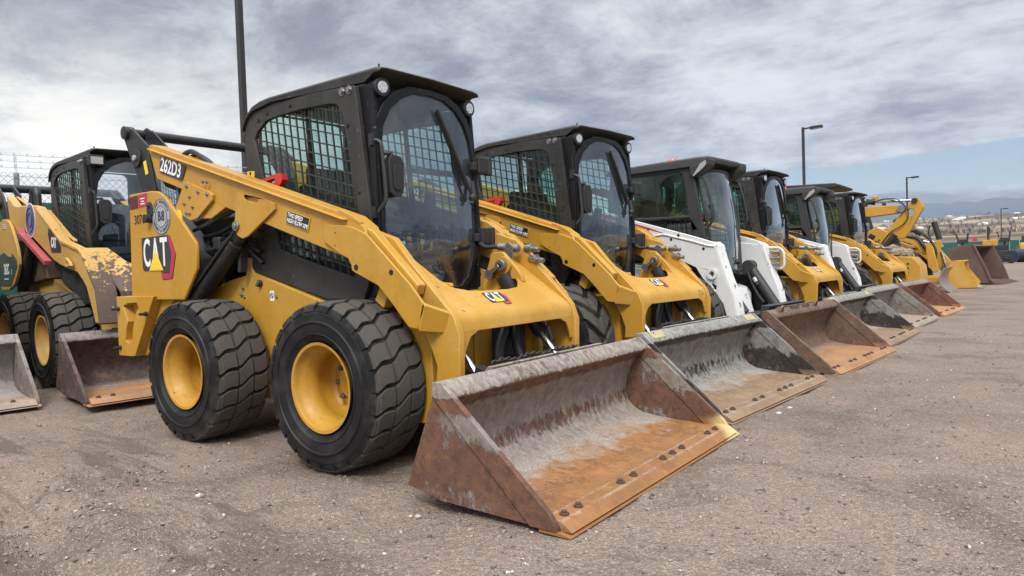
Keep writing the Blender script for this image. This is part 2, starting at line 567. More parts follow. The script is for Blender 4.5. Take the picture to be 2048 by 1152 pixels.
def bucket_mat(name, wall, wall2, resid, floor, amt, lip=0.5, floor_res=0.5, rimyel=None, dark=0.0):
    """worn bucket: streaks of dried concrete on the back wall, wear-rust on the floor, grey crust where floor meets wall"""
    m, g, b, out = surf(name)
    v = g.coord('Object')
    x, y, z = g.sep(v)
    n = g.noise(v, 3.2, 7, 0.66)
    nf = g.noise(v, 22, 6, 0.68)
    ns = g.noise(g.mapping(v, (0.8, 1.0, 0.42), rot=(0.3, 0.15, 0)), 30, 8, 0.76)
    ng = g.noise(v, 130, 3, 0.6)
    base = g.mix(g.ramp(n, 0.35, 0.65), wall, wall2)
    base = g.mix(g.math('MULTIPLY', g.ramp(nf, 0.42, 0.62), 0.6), base, tuple(q * 0.55 for q in wall))
    no = g.noise(v, 11, 8, 0.74, 0.6)
    base = g.mix(g.math('MULTIPLY', g.ramp(no, 0.50, 0.66), 0.75), base, tuple(q * 0.62 + r_ * 0.38 for q, r_ in zip(wall2, floor)))
    # streaked residue
    hz = g.math('MULTIPLY', g.ramp(z, 0.10, 0.30), g.ramp(z, 0.44, 0.36))
    ins = g.ramp(g.math('ABSOLUTE', y), 0.875, 0.865)
    lipm = g.math('MULTIPLY', g.ramp(z, 0.44, 0.47), lip)
    crust = g.math('MULTIPLY', g.ramp(z, 0.20, 0.09), g.ramp(x, 2.62, 2.25))
    field = g.math('ADD', g.math('ADD', g.math('MULTIPLY', ns, 0.62), g.math('ADD', g.math('MULTIPLY', n, 0.36), g.math('MULTIPLY', no, 0.22))), g.math('MULTIPLY', g.math('ADD', g.math('MULTIPLY', hz, amt), lipm), 0.42))
    field = g.math('ADD', field, g.math('MULTIPLY', crust, 0.22 * floor_res * 2))
    strip = g.math('MULTIPLY', g.ramp(g.math('ADD', g.math('MULTIPLY', x, 1.0), g.math('MULTIPLY', z, 1.0)), 2.40, 2.60), g.ramp(z, 0.20, 0.42))
    field = g.math('SUBTRACT', field, g.math('MULTIPLY', g.math('SUBTRACT', 1.0, ins), g.ramp(strip, 0, 1, 0.20, 0.02)))
    rm = g.ramp(field, 0.715, 0.805)
    rc = g.mix(g.ramp(g.noise(g.mapping(v, (0.8, 1.0, 0.45), rot=(0.3, 0.15, 0)), 36, 7, 0.75), 0.34, 0.66), tuple(q * 0.52 for q in resid), tuple(min(1, q * (0.92 + .08)) for q in resid))
    rc = g.mix(g.math('MULTIPLY', hz, 0.55), rc, tuple(q * 0.50 for q in resid))
    rc = g.mix(g.math('MULTIPLY', g.ramp(no, 0.48, 0.60), 0.35), rc, wall)
    c = g.mix(g.math('MULTIPLY', rm, 0.88), base, rc)
    # floor
    fm = g.math('MULTIPLY', g.ramp(z, 0.098, 0.066), ins)
    fl = g.mix(g.ramp(n, 0.3, 0.7), floor, tuple(q * 0.68 for q in floor))
    fl = g.mix(g.math('MULTIPLY', g.ramp(nf, 0.55, 0.7), 0.45), fl, tuple(q * 1.45 for q in floor))
    fr = g.math('ADD', g.math('ADD', g.math('MULTIPLY', n, 0.9), g.math('MULTIPLY', nf, 0.35)), g.math('MULTIPLY', g.math('SUBTRACT', 2.42, x), 1.1))
    frm = g.math('MULTIPLY', g.ramp(fr, 0.78 - floor_res * 0.25, 1.05 - floor_res * 0.2), 0.85)
    frc = g.mix(g.ramp(ng, 0.4, 0.62), tuple(q * 0.62 for q in resid), tuple(min(1, q * 1.25) for q in resid))
    fl = g.mix(frm, fl, frc)
    seam = g.math('ADD', g.math('MULTIPLY', g.ramp(x, 2.585, 2.592), g.ramp(x, 2.612, 2.602)), g.math('MULTIPLY', g.ramp(x, 2.655, 2.662), g.ramp(x, 2.676, 2.668)))
    fl = g.mix(g.math('MULTIPLY', g.math('MULTIPLY', seam, g.ramp(no, 0.42, 0.58)), 0.5), fl, frc)
    fl = g.mix(g.math('MULTIPLY', g.ramp(no, 0.48, 0.36), 0.5), fl, tuple(q * 0.5 for q in floor))
    c = g.mix(fm, c, fl)
    edge = g.ramp(z, 0.030, 0.016)
    c = g.mix(g.math('MULTIPLY', edge, g.ramp(x, 2.5, 2.6)), c, tuple(q * 0.9 for q in floor))
    if rimyel:
        ym = g.math('MULTIPLY', g.ramp(g.math('ADD', g.math('ADD', y, g.math('MULTIPLY', n, 0.35)), g.math('MULTIPLY', g.math('SUBTRACT', x, 2.5), 1.0)), 1.05, 1.18), g.ramp(z, 0.12, 0.08))
        c = g.mix(g.math('MULTIPLY', ym, 0.85), c, rimyel)
    g.put(b.inputs['Base Color'], c)
    g.put(b.inputs['Roughness'], g.ramp(nf, 0.3, 0.7, 0.42, 0.85))
    b.inputs['Specular IOR Level'].default_value = 0.4
    h = g.math('ADD', g.math('ADD', g.math('MULTIPLY', nf, 0.5), g.math('MULTIPLY', ng, 0.25)), g.math('MULTIPLY', rm, 0.5))
    g.put(b.inputs['Normal'], g.bump(h, 0.7, 0.010))
    return m
M['bk_rust'] = bucket_mat('rusted_bucket_steel', (0.115, 0.058, 0.038), (0.165, 0.080, 0.048), (0.36, 0.325, 0.28), (0.30, 0.140, 0.048), 0.74, 0.54, 0.74, (0.58, 0.45, 0.20))
M['bk_black'] = bucket_mat('black_painted_bucket_steel', (0.018, 0.0175, 0.017), (0.055, 0.042, 0.033), (0.36, 0.345, 0.315), (0.27, 0.175, 0.10), 0.95, 0.62, 0.6)
M['bk_brown'] = bucket_mat('brown_bucket_steel', (0.125, 0.075, 0.055), (0.155, 0.095, 0.068), (0.27, 0.22, 0.175), (0.36, 0.19, 0.085), 0.18, 0.25, 0.25)
M['bk_grey'] = bucket_mat('concrete_caked_bucket_steel', (0.16, 0.135, 0.115), (0.20, 0.17, 0.14), (0.34, 0.32, 0.29), (0.32, 0.25, 0.18), 0.9, 0.7, 0.6)
M['bk_dark'] = bucket_mat('dark_worn_bucket_steel', (0.060, 0.042, 0.036), (0.085, 0.06, 0.05), (0.26, 0.22, 0.20), (0.36, 0.185, 0.08), 0.15, 0.5, 0.2)
M['bk_red'] = bucket_mat('reddish_bucket_steel', (0.14, 0.06, 0.045), (0.17, 0.08, 0.06), (0.33, 0.27, 0.22), (0.42, 0.22, 0.10), 0.25, 0.55, 0.3)
M['wl_brown'] = paint('brown_loader_bucket_steel', (0.105, 0.066, 0.05), 0.7, 0.4, (0.2, 0.15, 0.11), chips=0.2, chipcol=(0.05, 0.035, 0.03))

# ------------------------------------------------------------------ wheels
RT, RW = 0.420, 0.300           # tyre radius and width
def tread_mesh(rows, depth, sipes, chunky=False):
    """outer skin of the tyre: grid that follows the curved lugs, so groove walls are exact"""
    b = B()
    if chunky:
        ph = [(0.0, 0), (0.30, 0), (0.36, 1), (0.52, 1), (0.94, 1)]
    else:
        ph = [(0.0, 0), (0.16, 0), (0.195, 1), (0.40, 1), (0.70, 1), (0.96, 1)]
    hw = RW / 2
    vv = [-hw - 0.004, -hw + 0.002]
    N = 18
    vv += [-hw + 0.012 + (RW - 0.024) * i / N for i in range(N + 1)]
    vv += [hw - 0.002, hw + 0.004]
    cuts = []
    for sp in sipes:
        cuts += [sp - 0.0068, sp - 0.0045, sp + 0.0045, sp + 0.0068]
    vv = sorted([v for v in vv if all(abs(v - c) > 0.009 for c in sipes)] + cuts)
    def shear(v):
        t = v / RW
        return (1.15 * t + 0.10 * math.sin(t * 12.6)) if not chunky else 1.0 * abs(t) * 1.6
    cols = []
    vs = []
    for r in range(rows):
        for k, (p, hi) in enumerate(ph):
            for v in vv:
                a = (r + p + shear(v)) / rows * 2 * PI
                t = abs(v) / hw
                rad = RT - 0.007 * t ** 2
                if t > 0.95:
                    rad -= (t - 0.95) * 0.20
                if not hi:
                    rad -= depth
                elif any(abs(v - s_) < 0.005 for s_ in sipes):
                    rad -= depth * 0.9
                vs.append((rad * math.cos(a), v, rad * math.sin(a)))
    n = len(vv)
    m = rows * len(ph)
    fs = []
    for i in range(m):
        j = (i + 1) % m
        for k in range(n - 1):
            fs.append((i * n + k, i * n + k + 1, j * n + k + 1, j * n + k))
    b.add(vs, fs)
    # shoulder lugs running down onto the sidewall, then the smooth carcass
    for sgn in (-1, 1):
        e = hw + 0.004
        prof = [(sgn * (e - .02), RT - 0.060), (sgn * e, RT - 0.027), (sgn * (e + 0.008), RT - 0.048), (sgn * (e + 0.012), RT - 0.058), (sgn * (e + 0.011), RT - 0.066), (sgn * (e + 0.016), RT - 0.092), (sgn * (e + 0.023), RT - 0.096), (sgn * (e + 0.023), RT - 0.103), (sgn * (e + 0.017), RT - 0.107), (sgn * (e + 0.016), RT - 0.135), (sgn * (e + 0.012), RT - 0.152), (sgn * (e + 0.016), RT - 0.155), (sgn * (e + 0.014), RT - 0.160),
                (sgn * (e + 0.008), RT - 0.165), (sgn * (e - 0.004), RT - 0.180), (sgn * (e - 0.006), RT - 0.188), (sgn * (e - 0.02), RT - 0.20)]
        b.lathe(prof, n=80)
        for r in range(rows):
            a0 = (r + shear(sgn * hw) + ph[2][0]) / rows * 2 * PI
            a1 = (r + shear(sgn * hw) + ph[-1][0]) / rows * 2 * PI
            q = []
            for (rad, yy) in ((RT - 0.010, e - .004), (RT - 0.015, e + 0.004), (RT - 0.046, e + 0.0125), (RT - 0.052, e - .01)):
                q.append([(rad * math.cos(a0 + (a1 - a0) * t), sgn * yy, rad * math.sin(a0 + (a1 - a0) * t)) for t in (0, .33, .66, 1)])
            b.loft([[q[0][i], q[1][i], q[2][i], q[3][i]] for i in range(4)])
    me = b.mesh('tyre', M['tyre'], weld=True, ang=28)
    return me
TYRE_A = tread_mesh(24, 0.019, (-0.047, 0.051))
TYRE_B = tread_mesh(15, 0.022, (-0.04, 0.04), True)

def rim_mesh(mat):
    b = B()
    e = RW / 2
    # outside is at -y
    prof = [(-e + 0.004, 0.214), (-e - 0.008, 0.2225), (-e - 0.006, 0.208), (-e + 0.012, 0.200), (-e + 0.028, 0.197), (-e + 0.036, 0.184), (-e + 0.055, 0.178), (-e + 0.068, 0.166), (-e + 0.120, 0.163), (-e + 0.135, 0.170),
            (-e + 0.19, 0.168), (-e + 0.205, 0.160), (-e + 0.215, 0.148), (-e + 0.205, 0.132), (-e + 0.20, 0.126), (-e + 0.20, 0.085), (-e + 0.18, 0.078), (-e + 0.18, 0.0)]
    b.lathe(prof, n=64)
    b.lathe([(-e + 0.19, 0.172), (e, 0.20), (e + .004, 0.2225)], n=48)
    return b.mesh('rim', mat, ang=50)
def hub_mesh():
    b = B()
    e = RW / 2
    for i in range(1):
        c = (0.100, 0.0)
        b.cyl((c[0], -e + 0.20, c[1]), (c[0], -e + 0.180, c[1]), 0.015, 6)
        b.cyl((c[0], -e + 0.18, c[1]), (c[0], -e + 0.168, c[1]), 0.008, 8)
    return b.mesh('wheel_nut', M['steel'])
def valve_mesh(mat):
    b = B()
    e = RW / 2
    b.prism([(0.10, -0.150), (0.135, -0.135), (0.15, -0.10), (0.142, -0.10), (0.128, -0.128), (0.10, -0.142)], -e + 0.10, -e + 0.155)
    b.cyl((0.06, -e + .15, -0.150), (0.055, -e + .09, -0.142), 0.006, 8)
    return b.mesh('valve_guard', mat)
HUB = hub_mesh()
RIMS = {k: (rim_mesh(M[k if k != 'yellow' else 'rim']), valve_mesh(M[k])) for k in ('yellow', 'white', 'yellow_old')}
def add_wheels(root, tyre, rimkey, xs=(-0.01, 1.262), yc=0.652):
    k = 0
    for x in xs:
        for sgn in (-1, 1):
            w = empty('wheel', (x, sgn * yc, RT), 0 if sgn < 0 else PI, root)
            w.rotation_euler = (0, 0, 0 if sgn < 0 else PI)
            for q in range(8 if sgn < 0 else 0):
                o = bpy.data.objects.new('wheel_nut', HUB)
                COL.objects.link(o)
                o.parent = w
                o.rotation_euler = (0, q * PI / 4 + .3 + k, 0)
            for me in (tyre, RIMS[rimkey][0], RIMS[rimkey][1]):
                o = bpy.data.objects.new(me.name.split('.')[0], me)
                COL.objects.link(o)
                o.parent = w
                o.rotation_euler = (0, 0.4 + 1.7 * k, 0)
            k += 1
# ------------------------------------------------------------------ loader parts
def cat_emblem(parent, place, w, small=False):
    """black plate with letters, yellow triangle and red hexagon edge; place(u,v,t), u right v up in metres"""
    s = w / 0.46
    def pl(u, v, t): return place(u * s, v * s, t)
    b = B()
    body = [(-0.235, 0.13), (0.12, 0.135), (0.155, 0.13), (0.225, 0.0), (0.165, -0.165), (0.035, -0.17), (0.01, -0.10), (-0.22, -0.105), (-0.235, -0.08)]
    b.prism(body, 0.0, 0.0022, fn=pl)
    e = b.obj('emblem', M['inkgrey'], parent)
    b = B()
    b.prism([(0.13, 0.132), (0.158, 0.127), (0.222, 0.0), (0.163, -0.162), (0.038, -0.165), (0.018, -0.108), (0.05, -0.128), (0.135, -0.128), (0.172, -0.005)], 0.0024, 0.0040, fn=pl)
    b.obj('red_edge', M['inkred'], e)
    b = B()
    for ch, u, w_ in (('C', -0.165, .78), ('A', -0.044, .80), ('T', 0.070, .86)):
        text_into(b, ch, 0.275 * s, lambda a, c, t, u=u: place(u * s + a, 0.012 * s + c, 0.0025 + t), bold=0.016, sx=w_ * 0.66)
    b.obj('lettering', M['inkwhite'], e, weld=False)
    b = B()
    b.prism([(-0.125, -0.098), (0.040, -0.098), (-0.043, 0.022)], 0.0050, 0.0060, fn=pl)
    b.prism([(-0.140, -0.104), (0.054, -0.104), (-0.043, 0.042)], 0.0042, 0.0049, fn=pl)
    o = b.obj('triangle', M['inkyel'], e)
    return e

def yplate(Y, u0, w0, dirv=(1, 0), out=-1):
    """place() on a vertical plane y=Y facing -y; u along dirv in x,z"""
    du = Vector((dirv[0], 0, dirv[1])).normalized()
    dv = Vector((-du.z, 0, du.x))
    o = Vector((u0, Y, w0))
    return lambda u, v, t: tuple(o + du * u + dv * v + Vector((0, out * t, 0)))

def bolts(pts, Y, r=0.010, h=0.008, b=None, sgn=-1):
    b = b or B()
    for (x, z) in pts:
        b.cyl((x, Y, z), (x, Y + sgn * h, z), r, 6)
        b.cyl((x, Y, z), (x, Y + sgn * h * .3, z), r * 1.5, 12)
    return b

CAB_OUT = [(1.16, 1.965), (1.248, 1.285), (1.226, 0.931), (1.175, 0.828), (0.878, 0.828), (0.163, 1.004), (0.185, 1.154), (0.147, 1.75), (0.159, 1.89), (0.20, 1.935), (0.253, 1.962), (0.447, 1.985), (0.8, 1.982)]
CAB_OPEN = [(0.252, 1.80), (0.285, 1.845), (0.376, 1.895), (0.50, 1.905), (0.706, 1.909), (0.952, 1.90), (1.006, 1.891), (1.045, 1.862), (1.061, 1.82), (1.10, 1.6), (1.149, 1.324), (1.158, 1.15), (1.135, .965), (1.102, .946), (0.514, 1.101), (0.470, 1.12), (0.44, 1.17), (0.32, 1.56)]

def half_interp(poly, z):
    """left and right crossing of polygon (a,b) with horizontal b=z"""
    xs = []
    for i in range(len(poly)):
        (a0, b0), (a1, b1) = poly[i], poly[(i + 1) % len(poly)]
        if (b0 - z) * (b1 - z) < 0:
            xs.append(a0 + (a1 - a0) * (z - b0) / (b1 - b0))
    return sorted(xs)

def cut_lines(poly, p0, dvec, step, n0, n1, nrm):
    """segments of parallel lines clipped to polygon"""
    segs = []
    d = Vector(dvec).normalized()
    nv = Vector((-d.y, d.x))
    for k in range(n0, n1):
        o = Vector(p0) + nv * (k * step)
        ts = []
        for i in range(len(poly)):
            a, c = Vector(poly[i]), Vector(poly[(i + 1) % len(poly)])
            sa, sc_ = (a - o).dot(nv), (c - o).dot(nv)
            if sa * sc_ < 0:
                q = a + (c - a) * (sa / (sa - sc_))
                ts.append((q - o).dot(d))
        ts.sort()
        for i in range(0, len(ts) - 1, 2):
            segs.append((o + d * ts[i], o + d * ts[i + 1]))
    return segs

M['liner'] = plain('grey_headliner', (0.24, 0.23, 0.21), 0.8)
def build_cab(root, dx=0.0, dz=0.0, square_lamps=False):
    S = lambda P: [(a + dx, c + dz) for a, c in P]
    fr = None
    b = B()
    for sg in (-1, 1):
        b.prism(S(CAB_OUT), sg * 0.43, sg * 0.405, holes=[S(CAB_OPEN)])
    # corner posts turned in toward the door
    for sg in (-1, 1):
        pb_ = B()
        pb_.prism(S([(1.150, 1.962), (1.275, 1.955), (1.315, 1.285), (1.300, 0.86), (1.17, 0.83)]), sg * 0.4045, sg * 0.378)
        pb_.obj('front_post', M['gloss'], root, 0.004)
        b.prism(S([(1.162, 1.960), (1.176, 1.955), (1.262, 1.285), (1.245, .95), (1.232, .95), (1.249, 1.285)]), sg * 0.436, sg * 0.405)
    # rear wall with a window
    b.prism([(-0.405, 0.95 + dz), (0.405, 0.95 + dz), (0.405, 1.975 + dz), (-0.405, 1.975 + dz)], 0.255 + dx, 0.275 + dx, axis='x', holes=[rrect(-0.392, 1.30 + dz, 0.25, 1.962 + dz, 0.06)])
    b.prism([(-0.405, 0.55 + dz), (0.405, 0.55 + dz), (0.405, 0.949 + dz), (-0.405, 0.949 + dz)], 0.50 + dx, 0.53 + dx, axis='x')
    b.box((0.2 + dx, -0.404, 0.80 + dz), (1.25 + dx, 0.404, 0.84 + dz))
    fr = b.obj('cab_frame', M['cabblack'], root, 0.004)
    # small bolts on the side panels
    bb = B()
    for sg in (-1, 1):
        bolts(S([(0.30, 1.905), (0.39, 1.935), (0.61, 1.945), (1.10, 1.76), (1.17, 1.40), (0.20, 1.60)]), sg * 0.43, 0.009, 0.007, bb, sg)
    bb.obj('panel_bolt', M['black'], fr)
    for sg in (-1, 1):
        for q_ in ((1.068, 1.945), (1.125, 1.945)):
            bolts(S([q_]), sg * 0.43, 0.016, 0.014, None, sg).obj('roof_bolt', M['steel'], fr)
    b = B()
    b.box((.40 + dx, -.39, 1.966 + dz), (1.20 + dx, .39, 1.972 + dz))
    b.obj('headliner', M['liner'], root)
    # roof cap
    rp = S([(0.150, 1.86), (0.160, 1.915), (0.19, 1.955), (0.256, 1.998), (0.330, 2.016), (0.42, 2.024), (1.29, 2.042), (1.328, 2.036), (1.336, 2.030), (1.333, 2.024), (1.285, 2.012), (1.215, 1.975), (0.45, 1.990), (0.26, 1.966), (0.205, 1.938), (0.166, 1.89)])
    b = B()
    yy = [-0.448, -0.436, -0.405, -0.39, 0.0, 0.39, 0.405, 0.436, 0.448]
    dd = [-0.012, 0.0, 0.004, 0.006, 0.012, 0.006, 0.004, 0.0, -0.012]
    secs = []
    for y_, d_ in zip(yy, dd):
        inn_ = abs(y_) < .395           # the roof is cut straight above the rear window
        secs.append([(max(a, .25 + dx) if inn_ else a, y_ * (0.90 if a > 1.15 + dx else 1.0), (max(c, 2.0 + dz) if inn_ and i < 5 else 1.985 + dz if inn_ and i > 12 else c) + (d_ if i < 10 else 0)) for i, (a, c) in enumerate(rp)])
    b.loft(secs)
    for sg in (-1, 1):
        b.tube([(0.34 + dx, sg * .40, 2.016 + dz), (0.9 + dx, sg * .385, 2.030 + dz), (1.27 + dx, sg * .345, 2.040 + dz)], 0.010, 8)
    b.cyl((1.30 + dx, -0.375, 2.03 + dz), (1.30 + dx, -0.375, 2.060 + dz), 0.006, 8)
    b.obj('roof', M['cabblack'], root, 0.003)
    # grilles
    for sg in (-1, 1):
        b = B()
        P = S(CAB_OPEN)
        for (a, c) in cut_lines(P, (0.25 + dx, 1.80 + dz), (1, -0.27), 0.062, -18, 14, None):
            b.bar((a.x, sg * 0.414, a.y), (c.x, sg * 0.414, c.y), 0.0075, 0.009, (0, 1, 0))
        for (a, c) in cut_lines(P, (0.70 + dx, 1.90 + dz), (0.11, -1), 0.060, -12, 12, None):
            b.bar((a.x, sg * 0.4145, a.y), (c.x, sg * 0.4145, c.y), 0.0072, 0.0085, (0, 1, 0))
        b.obj('window_grille', M['cabblack'], root)
        b = B()
        b.prism(S([(0.235, 1.56), (0.235, 1.82), (0.37, 1.91), (1.04, 1.915), (1.155, 1.35), (1.165, 1.0), (0.46, 1.10)]), sg * 0.398, sg * 0.393)
        gl = b.obj('side_window', M['glass_side'], root)
        b = B()
        b.bar((0.715 + dx, sg * .390, 1.915 + dz), (0.775 + dx, sg * .390, 1.05 + dz), 0.010, 0.035, (0, 1, 0))
        b.bar((0.36 + dx, sg * .390, 1.28 + dz), (1.15 + dx, sg * .390, 1.12 + dz), 0.010, 0.030, (0, 1, 0))
        b.obj('window_rail', M['black'], gl)
    # door: bulged glass in an arched frame
    Z = [(0.0, 1.955), (0.12, 1.945), (0.22, 1.905), (0.30, 1.835), (0.350, 1.745), (0.372, 1.62), (0.380, 1.42), (0.374, 1.22), (0.335, 1.06), (0.27, 0.93), (0.20, 0.875), (0.0, 0.86)]
    outl = [(y, z + dz) for y, z in Z] + [(-y, z + dz) for y, z in Z[-2:0:-1]]
    big = [(y * 1.0 + (0.042 if y > 0 else -0.042 if y < 0 else 0), z + (0.035 if z > 1.5 + dz else -0.012)) for y, z in outl]
    sx = lambda y, z: 1.285 + dx + 0.035 * (1 - (y / 0.42) ** 2) - 0.018 * max(0, (z - dz - 1.35)) ** 1.0 * 2
    def fnd(a, c, t): return (sx(a, c) + t, a, c)
    b = B()
    n = len(outl)
    ring = [[fnd(*outl[i], 0.012), fnd(*big[i], 0.012), fnd(*big[i], -0.03), fnd(*outl[i], -0.03)] for i in range(n)]
    b.loft(ring + [ring[0]], caps=False)
    # black surround closing the gap to the corner posts
    wide = [(max(-0.405, min(0.405, y * 1.25)), (1.965 + dz if z > 1.62 + dz else z if z > 0.95 + dz else 0.845 + dz)) for y, z in big]
    vs = [fnd(*q, -0.012) for q in big] + [(1.262 + dx + (0.03 if z < 1.6 + dz else 0), y, z) for y, z in wide]
    b.add(vs, [(i, (i + 1) % n, n + (i + 1) % n, n + i) for i in range(n)])
    door = b.obj('cab_door', M['gloss'], root, 0.003)
    b = B()
    rings = 7
    vs = [fnd(0, 1.42 + dz, 0)]
    for k in range(1, rings + 1):
        for (y, z) in outl:
            t = k / rings
            vs.append(fnd(y * t, 1.42 + dz + (z - 1.42 - dz) * t, 0.0))
    fs = [(0, 1 + i, 1 + (i + 1) % n) for i in range(n)]
    for k in range(rings - 1):
        for i in range(n):
            j = (i + 1) % n
            fs.append((1 + k * n + i, 1 + (k + 1) * n + i, 1 + (k + 1) * n + j, 1 + k * n + j))
    b.add(vs, fs, True)
    b.obj('door_glass', M['glass_door'], door, ang=80)
    # wiper, handle, hinges, latch
    b = B()
    q = lambda y, z, t=0.02: (sx(y, z + dz) + t, y, z + dz)
    b.tube([q(0.315, 1.40, .035), q(0.20, 1.60, .03), q(0.10, 1.78, .025), q(0.04, 1.885, .02)], 0.009, 6)
    b.bar(q(0.045, 1.875, .012), q(0.27, 1.47, .022), 0.012, 0.03, (1, 0, 0))
    b.tube([q(0.34, 1.50, .02), q(0.335, 1.42, .035), q(0.30, 1.36, .035)], 0.012, 8)
    b.sphere(q(0.315, 1.40, .035), 0.026, 10)
    b.obj('wiper', M['rubber'], door)
    b = B()
    b.tube([(1.262 + dx, -0.415, 1.665 + dz), (1.315 + dx, -0.395, 1.655 + dz), (1.325 + dx, -0.39, 1.50 + dz), (1.335 + dx, -0.39, 1.34 + dz), (1.29 + dx, -0.41, 1.285 + dz)], 0.011, 8, rad=0.05)
    for z in (1.665, 1.285):
        b.box((1.255 + dx, -0.428, z - .03 + dz), (1.285 + dx, -0.402, z + .03 + dz))
    b.obj('grab_handle', M['black'], door)
    b = B()
    for sg, y0, z0 in ((1, 0.395, 1.60), (1, 0.405, 1.17)):
        c = Vector((1.315 + dx, y0 + 0.03, z0 + dz))
        b.obox(c, (0.06, 0.10, 0.10), Matrix.Identity(3))
        b.cyl(c + Vector((0.01, 0.055, -0.055)), c + Vector((0.01, 0.055, 0.055)), 0.028, 12)
        b.obox(c + Vector((0, -0.06, -.01)), (0.035, 0.06, 0.05), Matrix.Identity(3))
        b.obj('door_hinge', M['rubber'], door, 0.008)
        b = B()
    # mirror inside the near door edge
    for sg in (-1,):
        b = B()
        P = [(-0.045, -0.09), (-0.02, -0.11), (0.03, -0.105), (0.05, -0.07), (0.055, 0.07), (0.035, 0.105), (-0.03, 0.112), (-0.05, 0.08)]
        b.prism([(y - 0.318, z + 1.475 + dz) for y, z in P], 1.305 + dx, 1.345 + dx, axis='x')
        b.prism([(y * .55 - 0.318, z * .6 + 1.465 + dz) for y, z in P], 1.345 + dx, 1.352 + dx, axis='x')
        b.tube([(1.30 + dx, -.385, 1.59 + dz), (1.33 + dx, -.34, 1.595 + dz), (1.33 + dx, -.33, 1.55 + dz)], 0.012, 8)
        b.obj('mirror', M['rubber'], door, 0.010)
    # work lamps under the visor
    for sg in (-1, 1):
        b = B()
        if not square_lamps:
            c = Vector((1.262 + dx, sg * 0.352, 1.945 + dz))
            f = Vector((1, -0.12 if sg < 0 else 0.0, -0.06)).normalized()
            b.cyl(c - f * .05, c + f * 0.030, 0.043, 20)
            b.cyl(c + f * .022, c + f * 0.042, 0.048, 20)
            lp = b.obj('work_lamp', M['rubber'], root, 0.003)
            b = B()
            b.cyl(c + f * .040, c + f * 0.0445, 0.031, 20)
            for k in range(6):
                a = 2 * PI * k / 6
                u = f.orthogonal().normalized()
                w = f.cross(u)
                b.cyl(c + f * .044 + (u * math.cos(a) + w * math.sin(a)) * 0.020, c + f * .047 + (u * math.cos(a) + w * math.sin(a)) * 0.020, 0.008, 8)
            b.obj('lens', M['lamp'], lp)
        else:
            c = Vector((1.31 + dx, sg * 0.365, 1.935 + dz))
            b.box((1.25 + dx, sg * .365 - .065, 1.885 + dz), (1.325 + dx, sg * .365 + .065, 1.985 + dz))
            lp = b.obj('work_lamp', M['rubber'], root, 0.012)
            b = B()
            b.box((1.325 + dx, sg * .365 - .05, 1.90 + dz), (1.331 + dx, sg * .365 + .05, 1.965 + dz))
            b.obj('lens', M['lampdim'], lp, 0.004)
    # seat and controls
    b = B()
    b.loft([[(0.55 + dx + 0.0, y, 1.02 + dz), (0.92 + dx, y, 1.05 + dz), (0.95 + dx, y, 1.12 + dz), (0.58 + dx, y, 1.12 + dz), (0.52 + dx, y, 1.62 + dz), (0.44 + dx, y, 1.63 + dz), (0.45 + dx, y, 1.05 + dz)] for y in (-0.22, -0.2, 0.2, 0.22)])
    b.obj('seat', M['seat'], root, 0.03)
    for sg in (-1, 1):
        b = B()
        b.box((0.75 + dx, sg * .29 - .06, 0.84 + dz), (0.98 + dx, sg * .29 + .06, 1.10 + dz))
        b.tube([(0.95 + dx, sg * .29, 1.09 + dz), (1.0 + dx, sg * .28, 1.18 + dz), (1.0 + dx, sg * .28, 1.24 + dz)], 0.022, 8)
        b.obj('joystick', M['rubber'], root, 0.015)
    b = B()
    b.tube([(0.50 + dx, -0.27, 1.50 + dz), (0.62 + dx, -0.27, 1.32 + dz), (0.90 + dx, -0.27, 1.24 + dz), (1.02 + dx, -0.26, 1.35 + dz), (1.06 + dx, -.24, 1.50 + dz)], 0.035, 10, rad=.12)
    b.obj('armrest', M['rubber'], root)
    b = B()
    b.tube([(0.50 + dx, 0.27, 1.50 + dz), (0.62 + dx, 0.27, 1.32 + dz), (0.90 + dx, 0.27, 1.24 + dz), (1.02 + dx, 0.26, 1.35 + dz), (1.05 + dx, .25, 1.45 + dz)], 0.035, 10, rad=.12)
    b.obj('armrest', M['rubber'], root)
    b = B()
    b.tube([(0.95 + dx, -0.39, 1.26 + dz), (0.95 + dx, 0.39, 1.22 + dz)], 0.02, 8)
    b.obj('restraint_bar', M['rubber'], root)

